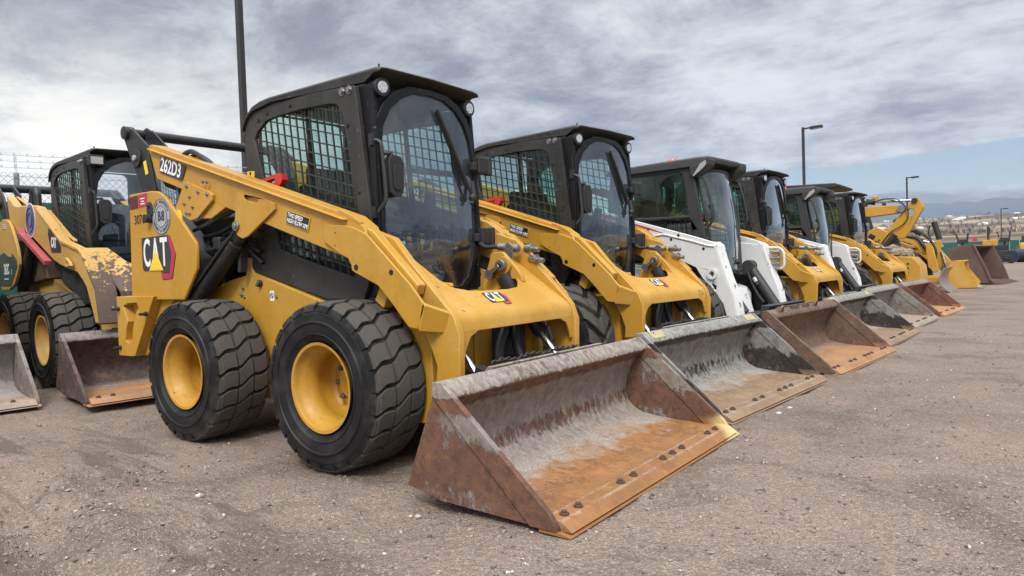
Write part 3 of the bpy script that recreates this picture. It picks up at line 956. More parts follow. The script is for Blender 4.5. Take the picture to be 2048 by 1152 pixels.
def bucket(parent, mat, wid=0.886, rings=False, marks=False, dx=0.0):
    """deep dirt bucket lying flat: curved shell, side plates with welded strips, bolted cutting edge"""
    inner = [(2.66, 0.036), (2.45, 0.050), (2.28, 0.058), (2.15, 0.075), (2.085, 0.105), (2.045, 0.150), (2.032, 0.21), (2.045, 0.285), (2.072, 0.345), (2.102, 0.395), (2.138, 0.430),
             (2.165, 0.445), (2.172, 0.455), (2.168, 0.475), (2.118, 0.520)]
    outer = [(2.105, 0.524), (2.082, 0.49), (2.068, 0.44), (2.038, 0.36), (2.004, 0.27), (1.968, 0.18), (1.950, 0.10), (1.99, 0.06), (2.10, 0.035), (2.66, 0.020)]
    I = [(a + dx, c) for a, c in inner]
    O = [(a + dx, c) for a, c in outer]
    b = B()
    ny = 40
    secs = []
    for i in range(ny + 1):
        y = -wid + 0.012 + (2 * wid - 0.024) * i / ny
        secs.append([(a, y, c) for a, c in I] + [(a, y, c) for a, c in O])
    b.loft(secs)
    # mounting plate at the back
    b.prism([(1.92 + dx, 0.14), (1.955 + dx, 0.14), (2.06 + dx, 0.44), (2.09 + dx, 0.53), (2.06 + dx, 0.53), (1.98 + dx, 0.44)], -0.50, 0.50)
    root = b.obj('bucket', mat, parent, 0.004, ang=40)
    for sg in (-1, 1):
        b = B()
        P = [(1.915, 0.075), (2.10, 0.036), (2.549, 0.022), (2.655, 0.022), (2.66, 0.035), (2.635, 0.075), (2.128, 0.517), (2.10, 0.524), (2.06, 0.42)]
        b.prism([(a + dx, c) for a, c in P], sg * (wid - 0.012), sg * wid)
        # welded strip along the sloping edge, proud on both sides
        b.obj('side_plate', mat, root, 0.004)
        b = B()
        Q = [(2.548, 0.021), (2.664, 0.021), (2.664, 0.040), (2.635, 0.082), (2.130, 0.523), (2.085, 0.520), (2.080, 0.462)]
        b.prism([(a + dx, c) for a, c in Q], sg * (wid - 0.018), sg * (wid + 0.009))
        b.obj('edge_strip', mat, root, 0.004)
    b = B()
    w2 = wid + 0.004
    # bolted cutting edge, bevelled to the front
    b.prism([(2.585 + dx, 0.008), (2.585 + dx, 0.019), (2.672 + dx, 0.019), (2.72 + dx, 0.010), (2.722 + dx, 0.006)], -w2, w2)
    b.prism([(2.597 + dx, 0.0405), (2.597 + dx, 0.056), (2.668 + dx, 0.052), (2.715 + dx, 0.020), (2.715 + dx, 0.0195), (2.668 + dx, 0.0195), (2.6625 + dx, 0.037)], -w2 + 0.022, w2 - 0.022)
    e = b.obj('cutting_edge', mat, root, 0.003)
    ys = [-0.80, -0.70, -0.36, -0.24, 0.06, 0.17, 0.28, 0.62, 0.73]
    for y in ys:
        b = B()
        b.cyl((2.640 + dx, y, 0.050), (2.640 + dx, y, 0.062), 0.019, 8)
        b.cyl((2.640 + dx, y, 0.060), (2.640 + dx, y, 0.071), 0.012, 6)
        b.obj('edge_bolt', M['bolt_rust'], root, 0.002)
    if rings:
        for y in (-0.62, 0.25):
            b = B()
            p = [(2.12 + dx + 0.02 * math.sin(a) + .02, y + 0.035 * math.cos(a), 0.49 + 0.055 * math.sin(a)) for a in [2 * PI * i / 20 for i in range(20)]]
            b.tube(p, 0.011, 8, closed=True)
            b.obj('lifting_ring', mat, root)
        for y in (-0.34, -0.06):
            b = B()
            for k in range(4):
                b.box((2.118 + dx, y + k * .05, 0.505), (2.140 + dx, y + k * .05 + .035 + (.016 if k < 3 else 0), 0.530 - .008 * (k % 2)))
            b.obj('weld_tab', mat, root)
    if marks:
        for y in (-0.72, 0.76):
            b = B()
            b.prism([(y - .085, 0.0), (y + .085, 0.0), (y + .085, 0.058), (y - .085, 0.058)], 0, 0.002, fn=lambda a, c, t: (2.164 + dx - c * .74 + t * .7, a, 0.4805 + c * .67 + t * .7))
            b.obj('worn_decal', M['worn'], root)
    return root

M['bolt_rust'] = plain('dark_rusted_bolt', (0.085, 0.045, 0.028), 0.8, var=.3, scale=60)
def build_chain(parent, y0, y1):
    b = B()
    n = int((y1 - y0) / 0.026)
    for i in range(n):
        y = y0 + (y1 - y0) * i / n
        p = []
        for k in range(10):
            a = 2 * PI * k / 10
            u, w = 0.019 * math.cos(a), 0.011 * math.sin(a)
            p.append((2.035 + (w if i % 2 else w * .3), y + u, 0.534 + (w * .4 if i % 2 else w) + 0.006 * math.sin(i * .7)))
        b.tube(p, 0.0045, 6, closed=True)
    return b.obj('chain', M['chain'], parent)

M['worn'] = paint('worn_yellow_decal', (0.40, 0.35, 0.17), 0.6, 0.5, (0.3, 0.28, 0.22), chips=0.55, chipcol=(0.05, 0.05, 0.045), scale=3)

def arm_pair(root, side):
    """one lift arm of the 262D3 and everything welded to it; side -1 is the near side"""
    s = side
    ye, yi = s * 0.60, s * 0.50
    beam = [(-0.71, 1.865), (-0.66, 1.868), (1.292, 1.260), (1.385, 1.20), (1.44, 1.10), (1.55, 0.94), (1.40, 0.95), (1.300, 1.03), (1.286, 1.037), (-0.606, 1.635)]
    b = B()
    b.prism(beam, ye, yi)
    # rolled lip along the upper edge
    b.bar((-0.66, s * .604, 1.835), (1.27, s * .604, 1.238), 0.010, 0.055, (0, 1, 0))
    arm = b.obj('lift_arm', M['yellow'], root, 0.012, seg=3)
    b = B()
    rf = [(1.093, 1.203), (1.105, 1.219), (1.13, 1.224), (1.276, 1.210), (1.33, 1.195), (1.40, 1.168), (1.435, 1.145), (1.708, 0.906), (1.800, 0.805), (1.74, 0.70), (1.687, 0.708), (1.575, 0.825), (1.49, 0.905), (1.345, 0.965), (1.325, 0.972), (1.303, 0.985), (1.300, 1.01), (1.280, 1.045), (1.207, 1.075), (1.120, 1.125), (1.096, 1.141)]
    b.prism(rf, s * 0.616, s * 0.600)
    rp_ = b.obj('reinforcing_plate', M['yellow'], arm, 0.004)
    for x_, z_, r_ in ((1.337, .998, .016), (1.584, .968, .014), (1.19, 1.18, .004), (1.185, 1.115, .004)):
        b = B()
        b.cyl((x_, s * .600, z_), (x_, s * .6168, z_), r_, 14)
        b.obj('dark_hole_disc', M['ink'], rp_)  # black disc on the plate, painting the dark inside of a hole
    b = B()
    inn = [(1.36, 1.19), (1.433, 1.165), (1.52, 1.136), (1.60, 1.05), (1.64, 1.005), (1.876, 0.775), (1.893, 0.755), (1.925, 0.67), (1.918, 0.455), (1.768, 0.440), (1.778, 0.518), (1.75, 0.591), (1.687, 0.705), (1.575, 0.818), (1.50, 0.895), (1.40, 0.97)]
    b.prism(inn, s * 0.532, s * 0.490)
    b.obj('lower_arm_plate', M['yellow'], arm, 0.006)
    b = B()
    # cap tube lying in the channel
    b.prism([(1.395, 1.192), (1.44, 1.175), (1.735, 0.905), (1.715, 0.855), (1.44, 1.10)], s * 0.592, s * 0.5345)
    b.obj('channel_cap', M['yellow'], arm, 0.008)
    # closing wing at the front of the channel
    b = B()
    A = [(1.795, s * .616, 0.812), (1.897, s * .500, 0.752), (1.860, s * .500, 0.672), (1.755, s * .616, 0.690)]
    A2 = [(x - .012, y, z + .016) for x, y, z in A]
    b.loft([A, A2])
    b.obj('closing_plate', M['yellow'], arm, 0.004)
    b = B()
    b.prism([(1.365, 1.222), (1.300, 1.262), (1.205, 1.300), (1.200, 1.286), (1.36, 1.205)], s * .602, s * .575)
    b.obj('hose_bracket', M['yellow'], arm, 0.004)
    # bracket plates under the beam
    b = B()
    b.prism([(-0.235, 1.572), (-0.20, 1.575), (0.055, 1.49), (0.083, 1.468), (0.075, 1.435), (-0.10, 1.338), (-0.179, 1.330), (-0.345, 1.400), (-0.35, 1.425)], s * .622, s * .600)
    b.prism([(0.05, 1.46), (0.25, 1.41), (0.02, 1.33), (-0.10, 1.338)], s * .599, s * .50)
    k = b.obj('cylinder_bracket', M['yellow'], arm, 0.005)
    bolts([(-0.20, 1.545), (0.03, 1.475), (-0.07, 1.497), (-0.17, 1.477), (-0.235, 1.44), (-0.14, 1.412), (-0.215, 1.378), (-0.18, 1.374), (-0.01, 1.555), (0.035, 1.548)], s * .622, .008, .012, sgn=s).obj('bolt', M['steel'], k)
    b = B()
    sl = [(0.40, 1.43), (0.415, 1.446), (0.53, 1.412), (0.54, 1.395), (0.525, 1.382), (0.41, 1.412)]
    b.prism([(0.335, 1.46), (0.36, 1.458), (0.655, 1.385), (0.685, 1.368), (0.690, 1.335), (0.42, 1.200), (0.37, 1.190), (0.315, 1.215), (0.296, 1.283), (0.313, 1.372)], s * .618, s * .600, holes=[sl])
    k = b.obj('pin_bracket', M['yellow'], arm, 0.006)
    b = B()
    b.cyl((0.32, s * .60, 1.267), (0.32, s * .632, 1.267), 0.030, 16)
    b.cyl((0.32, s * .632, 1.267), (0.32, s * .640, 1.267), 0.016, 12)
    b.obj('pin', M['steel'], k, 0.003)
    # rear pivot plates (black) and bosses
    b = B()
    P = [(-1.02, 1.965), (-1.00, 2.02), (-0.96, 2.03), (-0.90, 2.00), (-0.883, 2.0), (-0.70, 1.868), (-0.607, 1.562), (-0.60, 1.45), (-0.79, 1.45), (-0.794, 1.579), (-0.92, 1.793)]
    b.prism(P, s * .612, s * .594)
    b.prism([(x + .04, z) for x, z in P[:7]] + [(-0.70, 1.60)], s * .50, s * .485)
    b.cyl((-0.965, s * .57, 1.985), (-0.965, s * .635, 1.985), 0.045, 20)
    b.cyl((-0.828, s * .61, 1.796), (-0.828, s * .628, 1.796), 0.062, 24)
    pv = b.obj('pivot_plate', M['black'], root, 0.004)
    b = B()
    b.cyl((-0.828, s * .628, 1.796), (-0.828, s * .642, 1.796), 0.020, 14)
    b.obj('pin', M['lampdim'], pv, 0.003)
    if s < 0:
        b = B()
        b.prism([(-0.75, 1.76), (-0.715, 1.77), (-0.69, 1.68), (-0.725, 1.67)], -0.615, -0.6125)
        b.obj('warning_decal', M['inkyel'], pv)
    # lift cylinder
    b = B()
    b.cyl((0.20, s * .54, 1.18), (-0.42, s * .54, 0.742), 0.052, 20)
    b.cyl((0.32, s * .54, 1.267), (0.18, s * .54, 1.168), 0.036, 16)
    cy = b.obj('lift_cylinder', M['black'], root, 0.004)
    b = B()
    b.tube([(0.24, s * .585, 1.24), (0.10, s * .60, 1.13), (-0.15, s * .60, 0.955), (-0.30, s * .60, 0.86)], 0.010, 8, rad=.06)
    b.obj('hydraulic_line', M['hose'], cy)
    # rear tower plate
    b = B()
    tw = [(-0.915, 1.556), (-0.62, 1.555), (-0.535, 1.545), (-0.491, 1.528), (-0.44, 1.50), (-0.415, 1.48), (-0.10, 1.195), (-0.088, 1.165), (-0.098, 1.03), (-0.265, 0.835), (-0.95, 0.835)]
    b.prism(tw, s * .64, s * .615)
    b.prism([(-0.94, 1.45), (-0.915, 1.50), (-0.92, 0.85), (-0.95, 0.84)], s * .614, s * .45)
    tp = b.obj('rear_tower', M['yellow'], root, 0.010, seg=3)
    b = B()
    b.prism([(-0.66, 1.43), (-0.655, 1.47), (-0.63, 1.485), (-0.605, 1.47), (-0.59, 1.40), (-0.615, 1.37), (-0.65, 1.375)], s * .655, s * .641)
    b.cyl((-0.628, s * .64, 1.455), (-0.628, s * .664, 1.455), 0.015, 12)
    b.cyl((-0.63, s * .64, 1.372), (-0.63, s * .685, 1.372), 0.028, 12)
    b.obj('latch', M['black'], tp, 0.004)
    # counterweight
    b = B()
    slot = [(-1.032, 0.794), (-0.957, 0.815), (-0.837, 0.819), (-0.812, 0.785), (-0.851, 0.75), (-0.903, 0.647), (-0.92, 0.56), (-0.972, 0.534), (-1.021, 0.557), (-1.006, 0.63), (-0.971, 0.687), (-0.995, 0.735)]
    cw = [(-1.125, 0.860), (-0.60, 0.862), (-0.895, 0.454), (-0.93, 0.449), (-1.125, 0.447)]
    b.prism(cw, s * .664, s * .60, holes=[slot])
    b.prism([(-1.10, 0.862), (-0.44, 0.862), (-0.54, 0.77), (-0.85, 0.454), (-1.10, 0.447)], s * .5995, s * .52)
    c = b.obj('counterweight', M['yellow'], root, 0.008)
    bb = bolts([(-1.09, 0.775), (-0.60 - .1, 0.745), (-1.09, 0.505)], s * .664, .010, .05 if s < 0 else .02, sgn=s)
    bb.obj('bolt', M['black'], c)
    return arm, tp

def build_cat(label, cat='skid steer', group=None):
    root = empty('skid_steer_loader')
    tag(root, label, cat, group)
    add_wheels(root, TYRE_A, 'yellow')
    # lower body
    b = B()
    sh = [(-0.55, 0.30), (-0.90, 0.50), (-0.97, 0.62), (-0.97, 0.90), (-0.30, 0.90), (-0.10, 0.945), (0.02, 1.07), (0.13, 1.09), (0.193, 0.995), (0.833, 0.822), (1.05, 0.76), (1.30, 0.72), (1.58, 0.70), (1.62, 0.66), (1.62, 0.25), (1.30, 0.20), (-0.45, 0.24)]
    b.prism(sh, -0.44, 0.44)
    body = b.obj('body', M['yellow'], root, 0.012, seg=3)
    for sg in (1, -1):
        b = B()
        b.prism([(0.190, 0.988), (0.230, 0.980), (0.80, 0.826), (0.72, 0.60), (0.60, 0.47), (0.30, 0.47), (0.14, 0.60), (0.06, 0.80)], sg * .447, sg * .440)
        pn = b.obj('side_panel', M['yellow'], body, 0.005)
    b = B()
    b.cyl((0.275, -.446, .925), (0.275, -.462, .925), 0.022, 10)
    b.cyl((0.275, -.455, .945), (0.275, -.475, .91), 0.012, 8)
    b.obj('panel_latch', M['black'], pn, 0.003)
    b = B()
    b.box((0.365, -.4485, .82), (0.405, -.447, .88))
    st = b.obj('sticker', M['inkwhite'], pn)
    b = B()
    b.tube([(0.385 + .014 * math.cos(a), -.449, .852 + .014 * math.sin(a)) for a in [2 * PI * i / 16 for i in range(16)]], 0.0025, 5, closed=True)
    b.bar((0.375, -.449, .862), (.395, -.449, .842), .004, .003)
    b.obj('symbol', M['ink'], st)
    bolts([(0.43, .845), (0.08, 0.90), (0.06, 0.86), (0.10, 0.845)], -.447, .008, .008).obj('bolt', M['steel'], pn)
    # front box around the axle and hydraulics
    b = B()
    for sg in (-1, 1):
        b.box((1.36, sg * .46 - .02, 0.22), (1.70, sg * .46 + .02, 0.74))
        b.prism([(1.40, 0.83), (1.46, 0.79), (1.50, 0.86), (1.44, 0.90)], sg * .56, sg * .50)
    b.box((1.60, -.47, .24), (1.645, .47, .70))
    b.box((1.645, -.10, .24), (1.66, -.06, .68))
    b.box((1.645, .16, .24), (1.66, .20, .68))
    b.obj('front_frame', M['yellow'], root, 0.006)
    b = B()
    for (y, z) in ((-.2, .36), (.05, .40)):
        b.box((1.6465, y, z), (1.648, y + .045, z + .06))
    b.box((1.50, -.4825, .34), (1.55, -.481, .42))
    b.obj('sticker', M['inkwhite'], root)
    # engine bay and inner darks
    b = B()
    b.prism([(-0.92, 0.88), (-0.92, 1.28), (-0.80, 1.36), (0.10, 1.36), (0.14, 0.96), (-0.12, 0.92), (-0.30, 0.89)], -0.44, 0.44)
    b.prism([(-0.90, 0.86), (-0.90, 1.40), (-0.60, 1.48), (-0.25, 1.24), (-0.10, 1.10), (-0.12, 1.0), (-0.28, 0.86)], -0.612, -0.47)
    b.prism([(-0.90, 0.86), (-0.90, 1.40), (-0.60, 1.48), (-0.25, 1.24), (-0.10, 1.10), (-0.12, 1.0), (-0.28, 0.86)], 0.47, 0.612)
    eb = b.obj('engine_hood', M['black'], root, 0.02)
    b = B()
    rn = random.Random(3)
    for k in range(7):
        b = B()
        y = -0.47 - rn.random() * .09
        z = 1.05 + k * .045
        b.tube([(-0.25, y, z), (-0.02, y - .03, z + .06 * rn.random()), (0.16, y + .02, z + .10), (0.30, y + .05, z + .02 * k)], 0.013, 8, rad=.08)
        b.obj('hydraulic_hose', M['hose'], root)
    b = B()
    b.box((-0.05, -.56, 1.14), (0.03, -.47, 1.22))
    b.obj('hose_clamp', M['hose'], root, .01)
    b = B()
    b.tube([(-0.42, -.56, 1.72), (-0.30, -.54, 1.80), (-0.14, -.53, 1.72), (0.0, -.53, 1.62)], 0.016, 8, rad=.08)
    b.obj('hydraulic_hose', M['hose'], root)
    b = B()
    b.tube([(-0.42, -.52, 1.70), (-0.28, -.51, 1.78), (-0.12, -.50, 1.70), (0.0, -.50, 1.60)], 0.014, 8, rad=.08)
    b.obj('hydraulic_hose', M['hose'], root)
    for sg in (-1, 1):
        b = B()
        b.bar((0.24, sg * .50, 1.44), (0.17, sg * .50, 1.00), 0.03, 0.045, (0, 1, 0))
        b.obj('strut', M['black'], root)
    b = B()
    b.prism([(0.05, 1.60), (0.14, 1.66), (0.24, 1.64), (0.27, 1.57), (0.27, 1.52), (0.05, 1.57)], .47, .49, holes=[circ(.19, 1.60, .02, 12)])
    b.obj('tilt_bracket', M['yellow'], root, 0.004)
    b = B()
    b.sphere((0.0, .2, 1.42), 0.04, 10)
    b.cyl((0.0, .2, 1.36), (0.0, .2, 1.47), 0.02, 8)
    b.cyl((-0.06, .2, 1.44), (0.06, .2, 1.44), 0.015, 8)
    b.obj('hydraulic_fitting', M['steel'], root)
    # red arm lock lever lying on the cab side
    b = B()
    b.prism([(0.10, 1.478), (0.12, 1.50), (0.545, 1.560), (0.585, 1.555), (0.592, 1.52), (0.565, 1.487), (0.50, 1.478), (0.43, 1.500), (0.12, 1.455)], -0.49, -0.452, holes=[[(0.25, 1.497), (0.50, 1.532), (0.53, 1.528), (0.51, 1.505), (0.45, 1.515), (0.25, 1.485)]])
    b.obj('arm_lock', M['red'], root, 0.004)
    b = B()
    b.prism([(0.165, 1.56), (0.235, 1.555), (0.238, 1.61), (0.165, 1.615)], -.434, -.4305)
    b.obj('warning_decal', M['inkyel'], root)
    for sg in (-1, 1):
        arm, tp = arm_pair(root, sg)
        if sg < 0:
            # lettering on the near arm and tower
            L = -0.305
            b = B()
            d0 = (1, L)
            pl = yplate(-0.6055, -0.40, 1.678, d0)
            b.prism([(-0.160, 0.050), (-0.14, 0.054), (0.155, 0.048), (0.162, 0.03), (0.135, -0.050), (-0.148, -0.050)], 0.0, 0.002, fn=pl)
            e = b.obj('decal', M['inkgrey'], arm)
            b = B()
            text_into(b, '262D3', 0.126, lambda u, v, t: pl(u - .012, v + .002, .0025 + t), bold=0.02, sx=0.76)
            b.obj('lettering', M['inkwhite'], e, weld=False)
            b = B()
            pl2 = yplate(-0.6055, 0.873, 1.262, d0)
            b.prism(rrect(-0.100, -0.036, 0.100, 0.036, 0.004, 2), 0.0, 0.0012, fn=pl2)
            e = b.obj('decal_border', M['inkyel'], arm)
            b = B()
            b.prism(rrect(-0.096, -0.033, 0.096, 0.033, 0.003, 2), 0.0014, 0.0026, fn=pl2)
            b.obj('decal', M['ink'], e)
            b = B()
            text_into(b, 'TWO SPEED', 0.033, lambda u, v, t: pl2(u - .088 + v * .2, v + .014, .0028 + t), bold=0.02, sx=0.74, align='LEFT')
            text_into(b, 'HIGH FLOW XPS', 0.033, lambda u, v, t: pl2(u - .088 + v * .2, v - .016, .0028 + t), bold=0.02, sx=0.74, align='LEFT')
            b.obj('lettering', M['inkwhite'], e, weld=False)
            cat_emblem(tp, yplate(-0.6405, -0.545, 1.128), 0.435)
            # round silver dealer badge
            b = B()
            pb = yplate(-0.6405, -0.493, 1.378)
            b.prism(circ(0, 0, 0.118, 40, 0.118), 0.0, 0.0026, fn=pb)
            bd = b.obj('badge', M['silver'], tp)
            b = B()
            for txt, a0, a1, inv in (('BROWN BROTHERS', 158, 22, 1), ('ASPHALT & CONCRETE', 200, 340, -1)):
                n = len(txt)
                for i, ch in enumerate(txt):
                    if ch == ' ':
                        continue
                    a = R(a0 + (a1 - a0) * i / (n - 1))
                    rr = 0.094
                    tx = Vector((math.sin(a), -math.cos(a))) * inv
                    ty = Vector((math.cos(a), math.sin(a))) * inv
                    o_ = Vector((math.cos(a), math.sin(a))) * rr
                    text_into(b, ch, 0.026, lambda u, v, t, o_=o_, tx=tx, ty=ty: pb(*(o_ + tx * u + ty * v), .0028 + t), bold=0.015, sx=.85)
            text_into(b, 'B', 0.085, lambda u, v, t: pb(u - .022, v, .0028 + t), bold=.03, sx=.8)
            text_into(b, 'B', 0.085, lambda u, v, t: pb(-u + .022, v, .0030 + t), bold=.03, sx=.8)
            for r_ in (.070, .114):
                b.tube([pb(r_ * math.cos(2 * PI * i / 40), r_ * math.sin(2 * PI * i / 40), .003) for i in range(40)], .0022, 5, closed=True)
            b.obj('lettering', M['inkgrey'], bd, weld=False)
            b = B()
            pn_ = yplate(-0.6405, -0.785, 1.375)
            text_into(b, '3076', 0.088, lambda u, v, t: pn_(u, v, t), bold=0.005, sx=.82)
            b.obj('number', M['ink'], tp, weld=False)
            b = B()
            b.prism([(-0.905, 1.50), (-0.795, 1.507), (-0.795, 1.54), (-0.905, 1.535)], -.6425, -.6405)
            b.prism([(-0.905, 1.45), (-0.795, 1.455), (-0.795, 1.505), (-0.905, 1.50)], -.6425, -.6405)
            b.obj('maroon_decal', plain('maroon_decal', (.10, .02, .022), .4), tp)
            b = B()
            b.prism([(-0.785, 1.455), (-0.67, 1.462), (-0.67, 1.547), (-0.785, 1.54)], -.6425, -.6405)
            rd = b.obj('red_decal', M['inkred'], tp)
            b = B()
            b.box((-0.755, -.644, 1.51), (-0.70, -.6426, 1.518)); b.box((-0.745, -.644, 1.492), (-0.71, -.6426, 1.499)); b.box((-0.755, -.644, 1.475), (-0.70, -.6426, 1.482))
            b.obj('print', M['inkwhite'], rd)
            b = B()
            b.prism([(-0.325, 1.41), (-0.28, 1.40), (-0.265, 1.335), (-0.315, 1.36)], -.6245, -.6225)
            b.obj('warning_decal', M['inkyel'], arm)
    # rear cross tube between the arm pivots
    b = B()
    b.cyl((-0.965, -.60, 1.985), (-0.965, .60, 1.985), 0.034, 20)
    b.obj('cross_tube', M['black'], root)
    b = B()
    b.cyl((-0.965, -.6352, 1.985), (-0.965, -.6375, 1.985), 0.028, 16)
    b.obj('dark_bore_disc', M['ink'], root)  # no opening modelled: black disc paints the shade inside the tube end
    # front cross member with the deep cut-out
    zc = lambda x: 0.764 + 0.7 * (1.87 - x)
    cut = [(1.47, 0.36), (1.53, 0.365), (1.60, 0.345), (1.684, 0.27), (1.728, 0.20), (1.738, 0.10), (1.736, -.10), (1.728, -0.22), (1.705, -0.30), (1.645, -0.345), (1.52, -.36), (1.47, -.36)]
    poly = [(1.47, -.49), (1.855, -.49), (1.872, -0.47), (1.872, 0.47), (1.855, .49), (1.47, .49)] + cut
    b = B()
    vs, fs = [], []
    tri = tessellate_polygon([[Vector((x, y, 0)) for x, y in poly]])
    n = len(poly)
    b.add([(x, y, zc(x)) for x, y in poly] + [(x - .008, y, zc(x) - .014) for x, y in poly],
          [tuple(t) for t in tri] + [tuple(i + n for i in reversed(t)) for t in tri] + [(i, (i + 1) % n, n + (i + 1) % n, n + i) for i in range(n)])
    # rounded front lip
    lip = [(1.862, 0.771), (1.880, 0.756), (1.893, 0.736), (1.899, 0.715), (1.903, 0.675), (1.889, 0.675), (1.885, 0.715), (1.879, 0.731), (1.868, 0.746), (1.856, 0.757)]
    b.loft([[(x, y, z) for x, z in lip] for y in (-.489, -.25, 0, .25, .489)])
    # gusset drop at both ends of the lip
    for sg in (-1, 1):
        b.prism([(y * sg, z) for y, z in ((.489, .69), (.489, .56), (.468, .555), (.452, .60), (.42, .65), (.36, .675), (.30, .69))], 1.888, 1.902, axis='x')
    cm = b.obj('cross_member', M['yellow_front'], root, 0.004, ang=50)
    nx = Vector((.7, 0, 1)).normalized()
    ux, uy = Vector((0, 1, 0)), Vector((-1, 0, .7)).normalized()
    o0 = Vector((1.795, -0.07, zc(1.795)))
    cat_emblem(cm, lambda u, v, t: tuple(o0 + ux * u + uy * v + nx * (t + .0005)), 0.165)
    # bracket, link and pin seen through the cut-out
    for sg in (-1, 1):
        b = B()
        up_ = 1.0 if sg > 0 else 0.0
        T_ = lambda P: [(x_, z_ if up_ else min(z_, 0.905)) for x_, z_ in P]
        b.prism(T_([(1.40, 0.86), (1.425, 0.93), (1.475, 1.055), (1.49, 1.065), (1.56, 1.062), (1.64, 0.985), (1.69, 0.925), (1.70, 0.885), (1.66, 0.90), (1.615, 0.905), (1.56, 0.88), (1.50, 0.82), (1.42, 0.82)]), sg * .325, sg * .295)
        b.obj('tilt_pivot', M['yellow'], root, 0.006)
        if up_:
            b = B()
            b.cyl((1.575, .296, 0.985), (1.575, .27, 0.985), 0.052, 20)
            b.obj('pivot_boss', M['yellow'], root, 0.003)
            b = B()
            b.bar((1.575, .257, 0.985), (1.495, .257, 0.935), 0.022, 0.055, (0, 1, 0))
            b.cyl((1.575, .27, .985), (1.575, .24, .985), 0.034, 18)
            b.cyl((1.495, .27, .935), (1.495, .235, .935), 0.030, 16)
            b.obj('pivot_link', M['steel'], root, 0.003)
            b = B()
            b.cyl((1.575, .24, .985), (1.575, .232, .985), 0.014, 12)
            b.obj('link_pin', M['ink'], root)
        b = B()
        b.cyl((1.60, sg * .36, 0.80), (1.775, sg * .36, 0.585), 0.040, 16)
        b.cyl((1.56, sg * .30, 0.93), (1.64, sg * .355, 0.76), 0.05, 16)
        tc = b.obj('tilt_cylinder', M['black'], root, 0.003)
        b = B()
        b.cyl((1.77, sg * .36, 0.59), (1.88, sg * .36, 0.455), 0.020, 14)
        b.obj('piston_rod', M['chrome'], tc)
    # hoses in front of the axle and quick coupler behind the bucket
    b = B()
    b.tube([(1.66, -.38, .70), (1.73, -.36, .66), (1.75, -.35, .58), (1.74, -.33, .48), (1.82, -.3, .44)], 0.018, 8, rad=.06)
    b.obj('front_hose', M['hose'], root)
    b = B()
    b.tube([(1.62, .12, .74), (1.72, .10, .66), (1.72, .02, .55), (1.78, -.06, .42)], 0.027, 10, rad=.1)
    b.obj('front_hose', M['hose'], root)
    b = B()
    b.tube([(1.62, .26, .74), (1.70, .22, .70), (1.74, .14, .56), (1.82, .12, .42)], 0.025, 10, rad=.1)
    b.obj('front_hose', M['hose'], root)
    b = B()
    b.box((1.655, .05, .42), (1.70, .30, .72))
    b.obj('valve_block', M['hose'], root)
    b = B()
    b.prism([(1.84, 0.16), (1.89, 0.16), (1.90, 0.34), (1.87, 0.40), (1.85, 0.38)], -.46, .46)
    for sg in (-1, 1):
        b.bar((1.87, sg * .36, .36), (1.92, sg * .36, .50), .06, .05)
    b.obj('quick_coupler', M['black'], root, 0.004)
    # auxiliary couplers on the far arm
    b = B()
    for (x, z) in ((1.60, 1.085), (1.63, 1.02)):
        b.cyl((x - .02, .50, z), (x + .05, .49, z - .01), 0.022, 12)
        b.cyl((x + .05, .49, z - .01), (x + .085, .487, z - .015), 0.016, 12)
        b.cyl((x + .03, .49, z), (x + .04, .49, z), 0.028, 12)
    b.obj('hydraulic_coupler', M['steel'], root, 0.002)
    b = B()
    b.cyl((1.44, .415, 1.10), (1.56, .425, 1.085), 0.022, 12)
    b.cyl((1.50, .42, 1.093), (1.515, .42, 1.091), 0.032, 12)
    b.cyl((1.55, .425, 1.086), (1.58, .428, 1.083), 0.025, 14)
    b.prism([(1.50, 1.04), (1.56, 1.02), (1.56, 1.10), (1.53, 1.125), (1.50, 1.10)], .39, .40)
    b.obj('auxiliary_coupler', M['steel'], root, 0.002)
    b = B()
    b.tube([(1.30, .38, 1.14), (1.36, .39, 1.10), (1.45, .415, 1.10)], 0.014, 8)
    b.obj('auxiliary_hose', M['hose'], root)
    build_cab(root)
    return root
